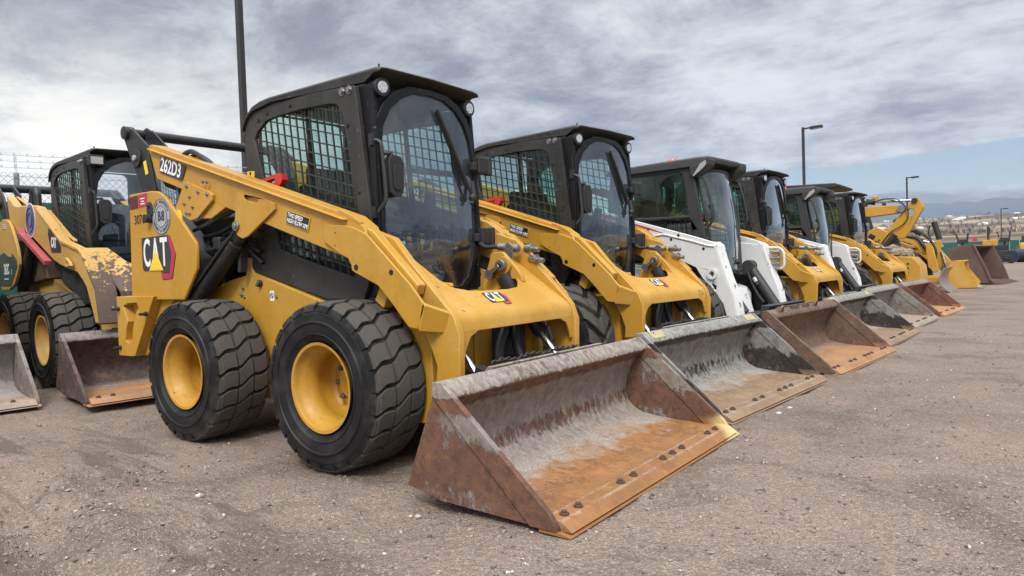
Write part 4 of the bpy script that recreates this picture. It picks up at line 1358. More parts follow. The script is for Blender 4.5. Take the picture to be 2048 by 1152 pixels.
# ------------------------------------------------------------------ older yellow loader (second row)
def build_old(label, cat='skid steer', group=None):
    root = empty('skid_steer_loader')
    tag(root, label, cat, group)
    add_wheels(root, TYRE_A, 'yellow_old')
    b = B()
    sh = [(-0.97, 0.30), (-0.97, 0.90), (0.19, 0.98), (0.9, 0.80), (1.58, 0.66), (1.62, 0.60), (1.62, 0.25), (1.30, 0.20), (-0.60, 0.22)]
    b.prism(sh, -0.44, 0.44)
    b.obj('body', M['yellow_old'], root, 0.012)
    b = B()
    b.prism([(-0.92, 0.88), (-0.92, 1.30), (-0.80, 1.40), (0.10, 1.40), (0.30, 0.96)], -0.50, 0.50)
    b.obj('engine_hood', plain('brown_engine_cover', (.10, .07, .04), .6), root, 0.02)
    for s in (-1, 1):
        b = B()
        arm = [(-0.606, 1.868), (-0.42, 1.79), (-0.327, 1.742), (-0.18, 1.718), (-0.029, 1.712), (0.30, 1.69), (0.50, 1.66), (1.244, 1.295), (1.70, 1.200), (1.80, 1.15), (1.831, 1.111), (2.102, 0.850), (2.165, 0.58), (2.01, 0.575), (1.952, 0.681), (1.832, 0.872), (1.75, 0.93), (1.619, 1.001), (1.163, 1.075), (0.984, 1.12), (0.143, 1.432), (-0.274, 1.423), (-0.504, 1.569)]
        b.prism(arm, s * .61, s * .53)
        a = b.obj('lift_arm', M['yellow_old'], root, 0.012)
        b = B()
        b.prism([(-0.60, 1.862), (-0.42, 1.80), (1.244, 1.300), (1.244, 1.285), (0.5, 1.63), (-.03, 1.70)], s * .529, s * .49)
        b.prism([(0.55, 1.640), (1.244, 1.302), (1.70, 1.208), (1.70, 1.185), (1.24, 1.275), (.55, 1.615)], s * .628, s * .61)
        b.obj('arm_flange', M['yellow_old'], a, 0.004)
        # scraped front flange
        b = B()
        fl = [(1.70, 1.212), (1.81, 1.16), (1.845, 1.118), (2.112, 0.86), (2.178, 0.58)]
        b.loft([[(x, s * .63, z) for x, z in fl] + [(x - .02, s * .63, z - .012) for x, z in reversed(fl)], [(x, s * .47, z) for x, z in fl] + [(x - .02, s * .47, z - .012) for x, z in reversed(fl)]])
        b.obj('front_flange', M['yellow_old_front'], a, 0.004)
        b = B()
        b.prism([(-1.02, 1.965), (-1.00, 2.02), (-0.90, 2.00), (-0.70, 1.868), (-0.50, 1.562), (-0.47, 1.40), (-0.66, 1.40), (-0.70, 1.579), (-0.92, 1.793)], s * .62, s * .60)
        b.prism([(-0.93, 2.0), (-0.84, 2.0), (-0.55, 1.868), (-0.55, 1.75)], s * .50, s * .48)
        b.cyl((-0.80, s * .61, 1.80), (-0.80, s * .64, 1.80), 0.055, 18)
        b.obj('pivot_plate', M['black'], root, 0.004)
        b = B()
        tw = smoothpoly([(-0.96, 1.50), (-0.68, 1.62), (-0.42, 1.60), (-0.26, 1.48), (-0.08, 1.25), (-0.07, 1.08), (-0.36, 0.86), (-0.96, 0.86)], 1)
        b.prism(tw, s * .65, s * .62)
        tp = b.obj('rear_tower', M['yellow_old'], root, 0.006)
        if s < 0:
            b = B()
            dc = [(-0.94, 0.90), (-0.40, 0.90), (-0.12, 1.10), (-0.14, 1.17), (-0.30, 1.24), (-0.34, 1.20), (-0.50, 1.22), (-0.62, 1.26), (-0.94, 1.22)]
            b.prism(dc, -.6525, -.6505)
            d = b.obj('decal', M['green262'], tp)
            b = B()
            pl = yplate(-.653, -0.55, 1.075)
            text_into(b, '262C', 0.155, lambda u, v, t: pl(u, v, t), bold=.02, sx=.62)
            text_into(b, '2', 0.075, lambda u, v, t: pl(u + .20, v - .03, t), bold=.0, sx=.7)
            for k in range(6):
                b.box((-0.66 + k * .03, -.6540, 0.97), (-0.642 + k * .03, -.653, 0.985))
            b.obj('lettering', M['inkwhite'], d, weld=False)
            b = B()
            b.prism([(-0.62, 1.50), (-0.50, 1.50), (-0.50, 1.56), (-0.62, 1.56)], -.6525, -.6505)
            fl = b.obj('flag_decal', M['inkwhite'], tp)
            b = B()
            for k in range(3):
                b.box((-0.62, -.6535, 1.503 + k * .02), (-0.50, -.6526, 1.512 + k * .02))
            b.obj('stripe', M['inkred'], fl)
            b = B()
            b.prism(circ(0, 0, .17, 32, .17), 0, .002, fn=yplate(-.6105, 0.27, 1.545))
            bd = b.obj('badge', M['inkwhite'], a)
            b = B()
            b.prism(circ(0, 0, .158, 32, .158), 0.0022, .0035, fn=yplate(-.6105, 0.27, 1.545))
            bd2 = b.obj('badge_face', M['purple'], bd)
            b = B()
            pb = yplate(-.6105, 0.27, 1.545)
            for r_ in (.07, .12):
                b.tube([pb(r_ * math.cos(2 * PI * i / 30), r_ * math.sin(2 * PI * i / 30), .004) for i in range(30)], .006, 5, closed=True)
            b.obj('badge_ring', M['inkgrey'], bd)
            b = B()
            b.prism([(0.83, 1.37), (0.86, 1.43), (1.0, 1.40), (1.20, 1.25), (1.20, 1.19), (0.92, 1.20)], -.6125, -.6105)
            d = b.obj('decal', M['inkgrey'], a)
            b = B()
            pc = yplate(-.613, 1.0, 1.285, (1, -.12))
            text_into(b, 'CAT', 0.125, lambda u, v, t: pc(u, v, t), bold=.04, sx=.62)
            b.obj('lettering', M['inkwhite'], d, weld=False)
            b = B()
            b.bar((0.10, -.645, 1.415), (0.92, -.645, 1.105), .045, .062, (0, 1, 0))
            b.bar((0.05, -.645, 1.47), (0.12, -.645, 1.38), .035, .06, (0, 1, 0))
            b.obj('arm_lock', M['redfade'], root, 0.006)
            b = B()
            b.prism([(1.42, 1.10), (1.46, 1.14), (1.56, 1.10), (1.60, 1.06), (1.45, 1.05)], -.655, -.63, holes=[circ(1.50, 1.085, .02, 10)])
            b.obj('tie_ring', M['yellow_old'], a, 0.006)
        b = B()
        b.cyl((0.15, s * .56, 1.38), (-.42, s * .56, .80), .05, 16)
        b.obj('lift_cylinder', M['black'], root)
        b = B()
        b.prism([(0.95, 1.06), (1.62, 0.93), (1.72, 0.74), (1.55, 0.72), (0.95, 0.94)], s * .55, s * .47)
        for k in range(14):
            x = 1.0 + k * .045
            b.prism([(x, 1.04 - (x - 1) * .19), (x + .02, 1.04 - (x - 1) * .19), (x + .05, 0.92 - (x - 1) * .30), (x + .03, 0.92 - (x - 1) * .30)], s * .56, s * .55)
        b.obj('ribbed_cover', M['black'], root, 0.003)
        b = B()
        b.cyl((1.75, s * .3, .62), (2.0, s * .3, .45), .045, 14)
        tc = b.obj('tilt_cylinder', M['black'], root)
        b = B()
        b.cyl((2.0, s * .3, .45), (2.12, s * .3, .37), .02, 12)
        b.obj('piston_rod', M['chrome'], tc)
    b = B()
    b.cyl((-0.965, -.61, 1.985), (-0.965, .61, 1.985), .045, 18)
    b.obj('cross_tube', M['black'], root)
    b = B()
    b.tube([(-.10, -.50, 1.70), (-.08, -.49, 1.86), (-.02, -.48, 1.90), (0.03, -.48, 1.84), (.04, -.48, 1.68)], .035, 10, rad=.06)
    b.obj('intake_hose', M['hose'], root)
    # cross member
    cut = [(1.55, .34), (1.90, .32), (1.98, .22), (2.0, .08), (2.0, -.08), (1.98, -.22), (1.90, -.32), (1.55, -.34)]
    poly = [(1.55, -.47), (2.20, -.47), (2.20, .47), (1.55, .47)] + cut
    zc = lambda x: 1.16 - max(0, x - 1.75) * .78
    def zz(x): return zc(x)
    b = B()
    tri = tessellate_polygon([[Vector((x, y, 0)) for x, y in poly]])
    n = len(poly)
    f = lambda x: zc(x)
    b.add([(x, y, 1.22 - .36 * (x - 1.55) - .5 * max(0, x - 1.9)) for x, y in poly] + [(x, y, 1.20 - .36 * (x - 1.55) - .5 * max(0, x - 1.9)) for x, y in poly],
          [tuple(t) for t in tri] + [tuple(i + n for i in reversed(t)) for t in tri] + [(i, (i + 1) % n, n + (i + 1) % n, n + i) for i in range(n)])
    b.prism([(2.19, .845), (2.21, .835), (2.235, .62), (2.22, .60)], -.47, .47)
    b.obj('cross_member', M['yellow_old_front'], root, 0.004)
    b = B()
    b.prism([(1.82, 0.16), (1.87, 0.16), (1.88, 0.40), (1.92, 0.46), (1.84, 0.46)], -.46, .46)
    b.obj('quick_coupler', M['black'], root)
    build_cab(root, 0.14, 0.07, True)
    return root

# ------------------------------------------------------------------ white loader
def build_white(label, cat='skid steer', group=None, number=True):
    root = empty('skid_steer_loader')
    tag(root, label, cat, group)
    add_wheels(root, TYRE_A, 'white', (0.02, 1.20), 0.63)
    b = B()
    b.prism([(-0.9, 0.28), (-0.9, 0.95), (0.1, 1.0), (0.9, 0.86), (1.40, 0.68), (1.44, 0.62), (1.44, 0.25), (1.3, 0.2), (-.6, .2)], -.42, .42)
    b.obj('body', M['white'], root, 0.012)
    b = B()
    b.prism([(1.445, .28), (1.445, .68), (1.47, .68), (1.56, .40), (1.56, .28)], -.33, .22)
    b.obj('front_plate', M['white_worn'], root, 0.004)
    b = B()
    b.prism([(-0.92, 0.95), (-0.92, 1.35), (0.1, 1.45), (0.25, .99), (0.1, 1.0)], -.50, .50)
    b.obj('engine_hood', M['grey'], root, 0.03)
    for s in (-1, 1):
        b = B()
        arm = [(-0.95, 1.87), (-0.80, 1.90), (0.596, 1.425), (1.331, 1.206), (1.50, 1.150), (1.53, 1.135), (1.551, 1.110), (1.561, 1.044), (1.633, 0.81), (1.703, 0.631), (1.735, 0.446), (1.640, 0.430), (1.60, 0.56), (1.50, 0.70), (1.402, 0.800), (1.336, 0.907), (1.20, 0.97), (0.60, 1.12), (-0.4, 1.46), (-0.9, 1.60)]
        slot = [(1.49, .745), (1.505, .77), (1.53, .76), (1.545, .715), (1.53, .69), (1.51, .70)]
        b.prism(arm, s * .62, s * .585, holes=[circ(1.505, .845, .026, 14), slot])
        a = b.obj('lift_arm', M['white'], root, 0.010, seg=3)
        b = B()
        b.lathe([(0, .026), (0, .052), (.016, .052), (.02, .044), (.02, .026), (0, .026)], c=(1.505, s * .62 if s > 0 else s * .64, .845), n=24)
        b.obj('pin_boss', M['white'], a)
        bolts([(1.08, 1.19), (1.42, 1.085), (1.16, 1.225), (1.16, 1.20)], s * .62, .010, .004, sgn=s).obj('bolt', M['ink'], a)
        # raised flange on the arm and worn front face turned inward
        b = B()
        b.tube([(0.86, s * .622, 1.20), (0.90, s * .622, 1.235), (1.0, s * .622, 1.245), (1.30, s * .622, 1.165), (1.46, s * .622, 1.115), (1.53, s * .622, 1.105)], .010, 6)
        b.obj('pressed_rib', M['white'], a)
        b = B()
        fr = [(1.512, 1.148), (1.560, 1.112), (1.572, 1.044), (1.645, 0.81), (1.714, 0.631), (1.745, 0.446)]
        b.loft([[(x, s * .618, z) for x, z in fr] + [(x - .03, s * .618, z - .01) for x, z in reversed(fr)], [(x + .005, s * .465, z) for x, z in fr] + [(x - .025, s * .465, z - .01) for x, z in reversed(fr)]])
        b.obj('front_flange', M['white_worn'], a, 0.006)
        b = B()
        b.prism([(1.25, 1.17), (1.33, 1.15), (1.53, 1.12), (1.57, 1.02), (1.64, .80), (1.70, .62), (1.72, .45), (1.62, .45), (1.52, .70), (1.38, .88), (1.28, .95)], s * .50, s * .465)
        b.obj('inner_arm_plate', M['white'], a, 0.006)
        b = B()
        b.prism([(-0.95, 0.85), (-0.95, 1.60), (-0.80, 1.75), (-0.55, 1.70), (-0.2, 1.35), (-0.1, 1.0), (-0.3, .85)], s * .60, s * .55)
        b.obj('rear_tower', M['white'], root, 0.01)
        b = B()
        b.cyl((1.43, s * .41, .90), (1.72, s * .41, .46), .050, 18)
        b.cyl((1.43, s * .355, .90), (1.43, s * .465, .90), .062, 20)
        tc = b.obj('tilt_cylinder', M['grey'], root, 0.003)
        b = B()
        b.cyl((1.50, s * .345, .76), (1.54, s * .345, .70), .018, 10)
        b.tube([(1.43, s * .35, .84), (1.48, s * .345, .72), (1.54, s * .345, .60), (1.60, s * .345, .52)], .014, 8)
        b.obj('hydraulic_line', M['hose'], tc)
        b = B()
        b.cyl((1.50, s * .343, .775), (1.525, s * .343, .735), .021, 10)
        b.obj('fitting', M['chrome'], tc)
    if True:
        b = B()
        b.prism([(0.20, 1.525), (0.20, 1.485), (0.60, 1.372), (1.015, 1.250), (0.85, 1.316), (0.60, 1.397)], -.6225, -.6205)
        b.obj('red_stripe', M['inkred'], root)
        if number:
            b = B()
            pl = yplate(-.6205, 0.80, 1.278, (1, -.12))
            text_into(b, '39', 0.082, lambda u, v, t: pl(u, v, t), bold=.004, sx=.9)
            b.obj('number', M['ink'], root, weld=False)
    # hose block with guard loop on the far arm
    b = B()
    for z in (1.04, .98, .92):
        b.cyl((1.60, .55, z), (1.68, .545, z - .01), .022, 12)
        b.cyl((1.68, .545, z - .01), (1.70, .545, z - .012), .03, 12)
    b.obj('hydraulic_coupler', M['steel'], root, .002)
    b = B()
    b.tube([(1.55, .60, 1.09), (1.68, .60, 1.08), (1.72, .60, 1.04), (1.725, .60, .90), (1.70, .60, .86), (1.62, .60, .87)], .013, 8, rad=.04)
    b.obj('coupler_guard', M['white'], root)
    b = B()
    b.prism([(1.86, 0.14), (1.91, 0.14), (1.93, 0.46), (1.99, 0.535), (1.90, 0.54)], -.46, .46)
    b.box((1.58, -.36, .38), (1.78, .36, .44))
    b.obj('quick_coupler', M['grey'], root, 0.004)
    # ---- cab: rounded dark plastic roof, side glass with wire mesh behind, curved door glass
    b = B()
    side = [(1.190, 1.93), (1.232, 1.80), (1.345, 1.17), (1.30, .86), (0.25, 1.05), (0.20, 1.50), (0.25, 1.93)]
    op1 = rr = [(0.42, 1.845), (0.46, 1.868), (1.08, 1.862), (1.108, 1.84), (1.168, 1.44), (1.155, 1.425), (0.43, 1.445), (0.41, 1.47)]
    op2 = [(0.45, 1.405), (1.172, 1.392), (1.222, 1.15), (1.19, .99), (0.46, 1.15)]
    for s in (-1, 1):
        b.prism(side, s * .41, s * .375, holes=[op1, op2])
    b.prism([(-.374, 1.0), (.374, 1.0), (.374, 1.93), (-.374, 1.93)], .22, .25, axis='x', holes=[rrect(-.33, 1.32, .33, 1.88, .08)])
    b.box((.25, -.374, .86), (1.30, .374, .90))
    fr = b.obj('cab_frame', M['grey'], root, 0.012, seg=3)
    b = B()
    rp = [(0.20, 1.93), (0.22, 1.965), (0.30, 1.985), (0.75, 1.998), (1.28, 2.004), (1.36, 1.998), (1.375, 1.975), (1.37, 1.94), (1.30, 1.925), (1.20, 1.92)]
    secs = []
    for y_, k in ((-.440, .0), (-.43, .55), (-.40, .85), (-.33, 1.0), (0, 1.05), (.33, 1.0), (.40, .85), (.43, .55), (.440, .0)):
        secs.append([(x, y_, 1.92 + (z - 1.92) * (0.35 + .65 * k) - (0.02 if k < .2 else 0)) for x, z in rp])
    b.loft(secs)
    rf = b.obj('roof', M['grey'], root, 0.006, ang=50)
    for s in (-1, 1):
        b = B()
        b.prism([(1.20, 1.90), (1.30, 1.925), (1.395, 1.985), (1.41, 1.965), (1.405, 1.90), (1.36, 1.86), (1.235, 1.79), (1.205, 1.83)], s * .445, s * .30)
        lp = b.obj('lamp_housing', M['grey'], root, 0.012)
        b = B()
        b.add([(1.412, s * .435, 1.955), (1.412, s * .31, 1.955), (1.408, s * .31, 1.905), (1.33, s * .33, 1.845), (1.25, s * .425, 1.80), (1.365, s * .44, 1.87)], [(0, 1, 2, 3, 4, 5)])
        b.add([(1.38, s * .447, 1.95), (1.32, s * .447, 1.92), (1.24, s * .447, 1.81), (1.25, s * .447, 1.805), (1.35, s * .447, 1.875), (1.385, s * .447, 1.91)], [(0, 1, 2, 3, 4, 5)])
        b.obj('lens', M['lampdim'], lp)
        b = B()
        b.prism(op1, s * .403, s * .398)
        gl = b.obj('side_window', M['glass_dark'], root)
        b = B()
        b.bar((0.78, s * .396, 1.86), (0.82, s * .396, 1.44), .012, .02, (0, 1, 0))
        b.obj('window_rail', M['black'], gl)
        b = B()
        for P in (op1, op2):
            for (a0, c0) in cut_lines(P, (0.4, 1.8), (1, 0.0), 0.056, -16, 4, None):
                b.bar((a0.x, s * .385, a0.y), (c0.x, s * .385, c0.y), .005, .006, (0, 1, 0))
            for (a0, c0) in cut_lines(P, (0.40, 1.9), (0.08, -1), 0.056, -2, 18, None):
                b.bar((a0.x, s * .386, a0.y), (c0.x, s * .386, c0.y), .005, .006, (0, 1, 0))
        b.obj('window_grille', M['black'], root)
        b = B()
        b.tube([(1.24, s * .40, 1.80), (1.34, s * .405, 1.79), (1.40, s * .405, 1.55), (1.425, s * .40, 1.36), (1.36, s * .40, 1.30)], .012, 8, rad=.06)
        b.obj('grab_handle', M['black'], root)
    b = B()
    b.prism([(1.36, 1.50), (1.40, 1.53), (1.42, 1.46), (1.42, 1.38), (1.385, 1.34), (1.37, 1.36), (1.40, 1.40), (1.40, 1.45), (1.38, 1.48)], -.395, -.36)
    b.obj('door_handle', M['rubber'], root, .005)
    b = B()
    n = 16
    top, bot = [], []
    for i in range(n + 1):
        t = i / n * 2 - 1
        bx = .085 * (1 - t * t)
        top.append((1.245 + bx, t * .365, 1.875 - .05 * t ** 4))
        bot.append((1.385 + bx * .7, t * .30, .86))
    mid = [tuple((Vector(top[i]) + Vector(bot[i])) / 2 + Vector((.02, math.copysign(.03, i - n / 2) if i in (0, n) else 0, .02))) for i in range(n + 1)]
    vs = top + mid + bot
    b.add(vs, [(r_ * (n + 1) + i, r_ * (n + 1) + i + 1, (r_ + 1) * (n + 1) + i + 1, (r_ + 1) * (n + 1) + i) for r_ in range(2) for i in range(n)], True)
    dg = b.obj('door_glass', M['glass_bob'], root, ang=80)
    b = B()
    b.tube([Vector(p) for p in top] + [Vector(mid[-1])] + [Vector(p) for p in reversed(bot)] + [Vector(mid[0])], .014, 8, closed=True)
    b.obj('door_seal', M['rubber'], dg)
    b = B()
    b.tube([(1.45, .10, .95), (1.42, .20, 1.3), (1.36, .28, 1.62)], .009, 6)
    b.sphere((1.44, .08, .95), .03, 8)
    b.obj('wiper', M['rubber'], dg)
    b = B()
    b.loft([[(0.55, y, 1.02), (0.92, y, 1.05), (0.95, y, 1.12), (0.60, y, 1.12), (0.52, y, 1.70), (0.42, y, 1.70), (0.45, y, 1.05)] for y in (-.22, -.2, .2, .22)])
    b.obj('seat', M['seat'], root, .03)
    b = B()
    b.tube([(0.42, -.35, 1.30), (0.60, -.30, 1.80), (0.66, 0, 1.86), (0.60, .30, 1.80), (0.42, .35, 1.30)], .05, 8, rad=.15)
    b.obj('restraint_bar', M['rubber'], root)
    b = B()
    b.lathe([(1.995, .055), (2.0, .055), (2.045, .052), (2.062, .045), (2.064, 0.0)], c=(.78, 0, 0.004), axis='z', n=20)
    bc = b.obj('beacon', M['orange'], root, ang=50)
    b = B()
    b.cyl((.78, 0, 1.985), (.78, 0, 2.008), .06, 20)
    b.obj('beacon_base', M['grey'], bc)
    return root

# ------------------------------------------------------------------ tracked undercarriage and bigger machines
def track(root, cx, y, L, H, W_, mat=None):
    """rubber track with pads, wheels inside"""
    b = B()
    prof = []
    n = 40
    per = []
    r = H / 2
    for i in range(n):
        t = i / n
        a = 2 * PI * t
        px = math.copysign(max(0, L / 2 - r), math.cos(a)) + r * math.cos(a)
        per.append((cx + px, r + r * math.sin(a)))
    b.prism(per, y - W_ / 2, y + W_ / 2)
    m = len(per)
    for i in range(m):
        a, c = Vector(per[i]), Vector(per[(i + 1) % m])
        L_ = (c - a).length
        k = max(1, int(L_ / .09))
        for j in range(k):
            q = a + (c - a) * ((j + .5) / k)
            dv = (c - a).normalized()
            nv = Vector((dv.y, -dv.x))
            q = q + nv * .012
            b.bar((q.x, y - W_ / 2 - .004, q.y), (q.x, y + W_ / 2 + .004, q.y), .045, .03, (nv.x, 0, nv.y))
    o = b.obj('track', M['rubber'], root, weld=False)
    b = B()
    for i in range(5):
        x = cx - L / 2 + r + (L - 2 * r) * i / 4
        rr_ = r * .72 if i in (0, 4) else r * .45
        zz_ = r if i in (0, 4) else r * .55
        b.cyl((x, y - W_ / 2 - .012, zz_), (x, y + W_ / 2 + .012, zz_), rr_, 18)
    b.obj('track_roller', M['black'], o)
    return o

def mini_excavator_near(label):
    """boom reaching forward, stick folded down over a rubble filled bucket, canopy roof"""
    root = empty('mini_excavator', (0, 13.2, 0))
    tag(root, label, 'excavator')
    for s in (-1, 1):
        track(root, -0.2, s * .70, 2.3, .60, .32)
    b = B()
    b.prism([(-1.3, .70), (-1.5, .95), (-1.5, 1.35), (-1.2, 1.45), (-.2, 1.40), (.55, 1.10), (.65, .70)], -.75, .75)
    b.box((-.7, -.5, .45), (.3, .5, .70))
    b.obj('house', M['yellow'], root, .05)
    b = B()
    b.prism([(-1.25, 2.44), (-1.2, 2.53), (.80, 2.46), (.90, 2.42), (.88, 2.38), (.75, 2.36), (-1.2, 2.40)], -.70, .62)
    b.obj('canopy_roof', M['cabblack'], root, .02)
    b = B()
    for x, y in ((-1.0, -.6), (-1.0, .52), (.35, -.6), (.35, .52)):
        b.bar((x, y, 1.3), (x + .1, y, 2.38), .07, .07)
    b.obj('canopy_post', M['black'], root, .01)
    b = B()
    b.box((-.8, -.25, 1.35), (-.3, .25, 1.50))
    b.prism([(-.85, 1.5), (-.70, 1.5), (-.78, 2.0), (-.92, 2.0)], -.24, .24)
    b.obj('seat', M['seat'], root, .04)
    b = B()
    boom = [(-.5, 1.45), (-.5, 1.75), (0.0, 1.93), (0.6, 1.96), (1.2, 1.965), (1.55, 1.965), (1.90, 1.955), (1.97, 1.90), (1.95, 1.82), (1.88, 1.79), (1.50, 1.76), (1.10, 1.72), (0.6, 1.68), (0.1, 1.62)]
    b.prism(smoothpoly(boom), -.11, .11)
    bm_ = b.obj('boom', M['yellow'], root, .02)
    b = B()
    b.cyl((1.91, -.16, 1.875), (1.91, .16, 1.875), .07, 18)
    b.obj('boom_pin', M['steel'], bm_)
    b = B()
    st = [(2.09, 2.06), (2.15, 2.09), (2.22, 2.07), (2.30, 1.88), (2.02, 1.36), (1.93, 1.27), (1.80, 1.28), (1.72, 1.02), (1.62, 0.93), (1.50, 1.03), (1.45, 1.13), (1.60, 1.38), (1.85, 1.72), (1.93, 1.82), (1.99, 1.84)]
    b.prism(st, -.085, .085, holes=[circ(2.07, 1.80, .055, 16, .07)])
    sk = b.obj('stick', M['yellow'], root, .015)
    b = B()
    b.cyl((2.14, -.11, 2.02), (2.14, .11, 2.02), .055, 16)
    b.cyl((1.80, -.11, 1.23), (1.80, .11, 1.23), .05, 16)
    b.obj('pin', M['black'], sk)
    b = B()
    b.cyl((0.75, 0, 2.09), (1.40, 0, 2.06), .055, 16)
    b.cyl((1.36, 0, 2.062), (1.42, 0, 2.059), .065, 16)
    c = b.obj('stick_cylinder', M['black'], root)
    b = B()
    b.cyl((1.42, 0, 2.06), (2.14, 0, 2.03), .030, 14)
    b.obj('piston_rod', M['chrome'], c)
    b = B()
    b.cyl((1.80, -.15, 1.36), (1.50, -.15, 0.98), .062, 16)
    b.obj('bucket_cylinder', M['black'], root)
    b = B()
    b.cyl((1.40, -.16, 1.38), (1.22, -.16, 1.10), .06, 14)
    c = b.obj('bucket_cylinder', M['black'], root)
    b = B()
    for y in (-.10, -.05):
        b.bar((1.52, y - .06, 1.28), (1.34, y - .06, 1.02), .02, .03)
    b.obj('piston_rod', M['chrome'], c)
    b = B()
    b.tube([(1.2, -.13, 2.02), (1.55, -.13, 2.08), (1.80, -.13, 2.06), (2.0, -.13, 1.92), (2.05, -.13, 1.72), (1.95, -.13, 1.55), (1.7, -.12, 1.42), (1.55, -.12, 1.20)], .011, 8, rad=.12)
    b.tube([(1.3, -.10, 2.02), (1.60, -.12, 2.11), (1.86, -.13, 2.08), (1.99, -.13, 1.92)], .009, 8, rad=.12)
    b.obj('hydraulic_hose', M['hose'], root)
    # wide bucket resting on the ground, heaped with rubble
    b = B()
    b.prism([(1.0, .95), (1.85, .93), (2.20, .90), (2.33, .74), (2.36, .46), (2.10, .38), (1.30, .36), (1.10, .5)], -1.05, -.10, holes=[circ(1.98, .56, .065, 14)])
    b.prism([(1.2, .90), (1.9, .905), (1.9, .5), (1.2, .5)], -.099, .7)
    bk = b.obj('bucket', M['yellow_front'], root, .02)
    b = B()
    for k, z in enumerate((.62, .70, .78)):
        b.cyl((2.13, -1.052, z), (2.13, -1.06, z), .018, 8)
    b.obj('slot', M['ink'], bk)  # black discs on the face paint the shade of cut-outs
    b = B()
    rn = random.Random(5)
    for k in range(70):
        b.sphere((1.45 + rn.random() * .55, -.9 + rn.random() * 1.2, .93 + rn.random() * .10 * (1 + rn.random())), .05 + rn.random() * .06, 6, (1, 1, .7))
    rb = b.obj('rubble', plain('dusty_rubble', (.26, .20, .16), .9, var=.3, scale=5, bump=.6), root, ang=20)
    rb['label'] = 'heap of dusty rubble'
    return root

def mini_excavator_blade(label):
    root = empty('mini_excavator', (0, 17.6, 0))
    tag(root, label, 'excavator')
    for s in (-1, 1):
        track(root, 0.35, s * .62, 2.0, .55, .30)
    b = B()
    b.prism([(-.9, .62), (-1.0, .9), (-.9, 1.25), (.4, 1.25), (.95, .95), (1.0, .62)], -.7, .7)
    b.obj('house', M['yellow'], root, .06)
    b = B()
    b.prism([(-.9, 1.25), (-.85, 2.3), (.1, 2.34), (.35, 1.9), (.4, 1.25)], -.65, .25)
    b.obj('cab', M['glass_dark'], root, .03)
    b = B()
    for y in (-.66, .25):
        b.tube([(-.9, y, 1.25), (-.85, y, 2.30), (.1, y, 2.34), (.36, y, 1.9), (.42, y, 1.25)], .035, 8)
    b.box((-.9, -.68, 2.30), (.15, .28, 2.38))
    b.obj('cab_frame', M['black'], root)
    # dozer blade with curved face
    b = B()
    prof = [(2.32, .60), (2.24, .50), (2.20, .36), (2.22, .20), (2.30, .08), (2.42, .01), (2.455, .0), (2.445, .03), (2.335, .12), (2.26, .22), (2.24, .36), (2.28, .49), (2.36, .60)]
    b.prism(prof, -1.0, .95)
    bl = b.obj('dozer_blade', M['wl_blade'], root, .006)
    for y in (-.45, .45):
        b = B()
        b.bar((1.0, y, .35), (2.22, y, .30), .10, .14)
        b.obj('blade_arm', M['yellow'], bl, .01)
    return root

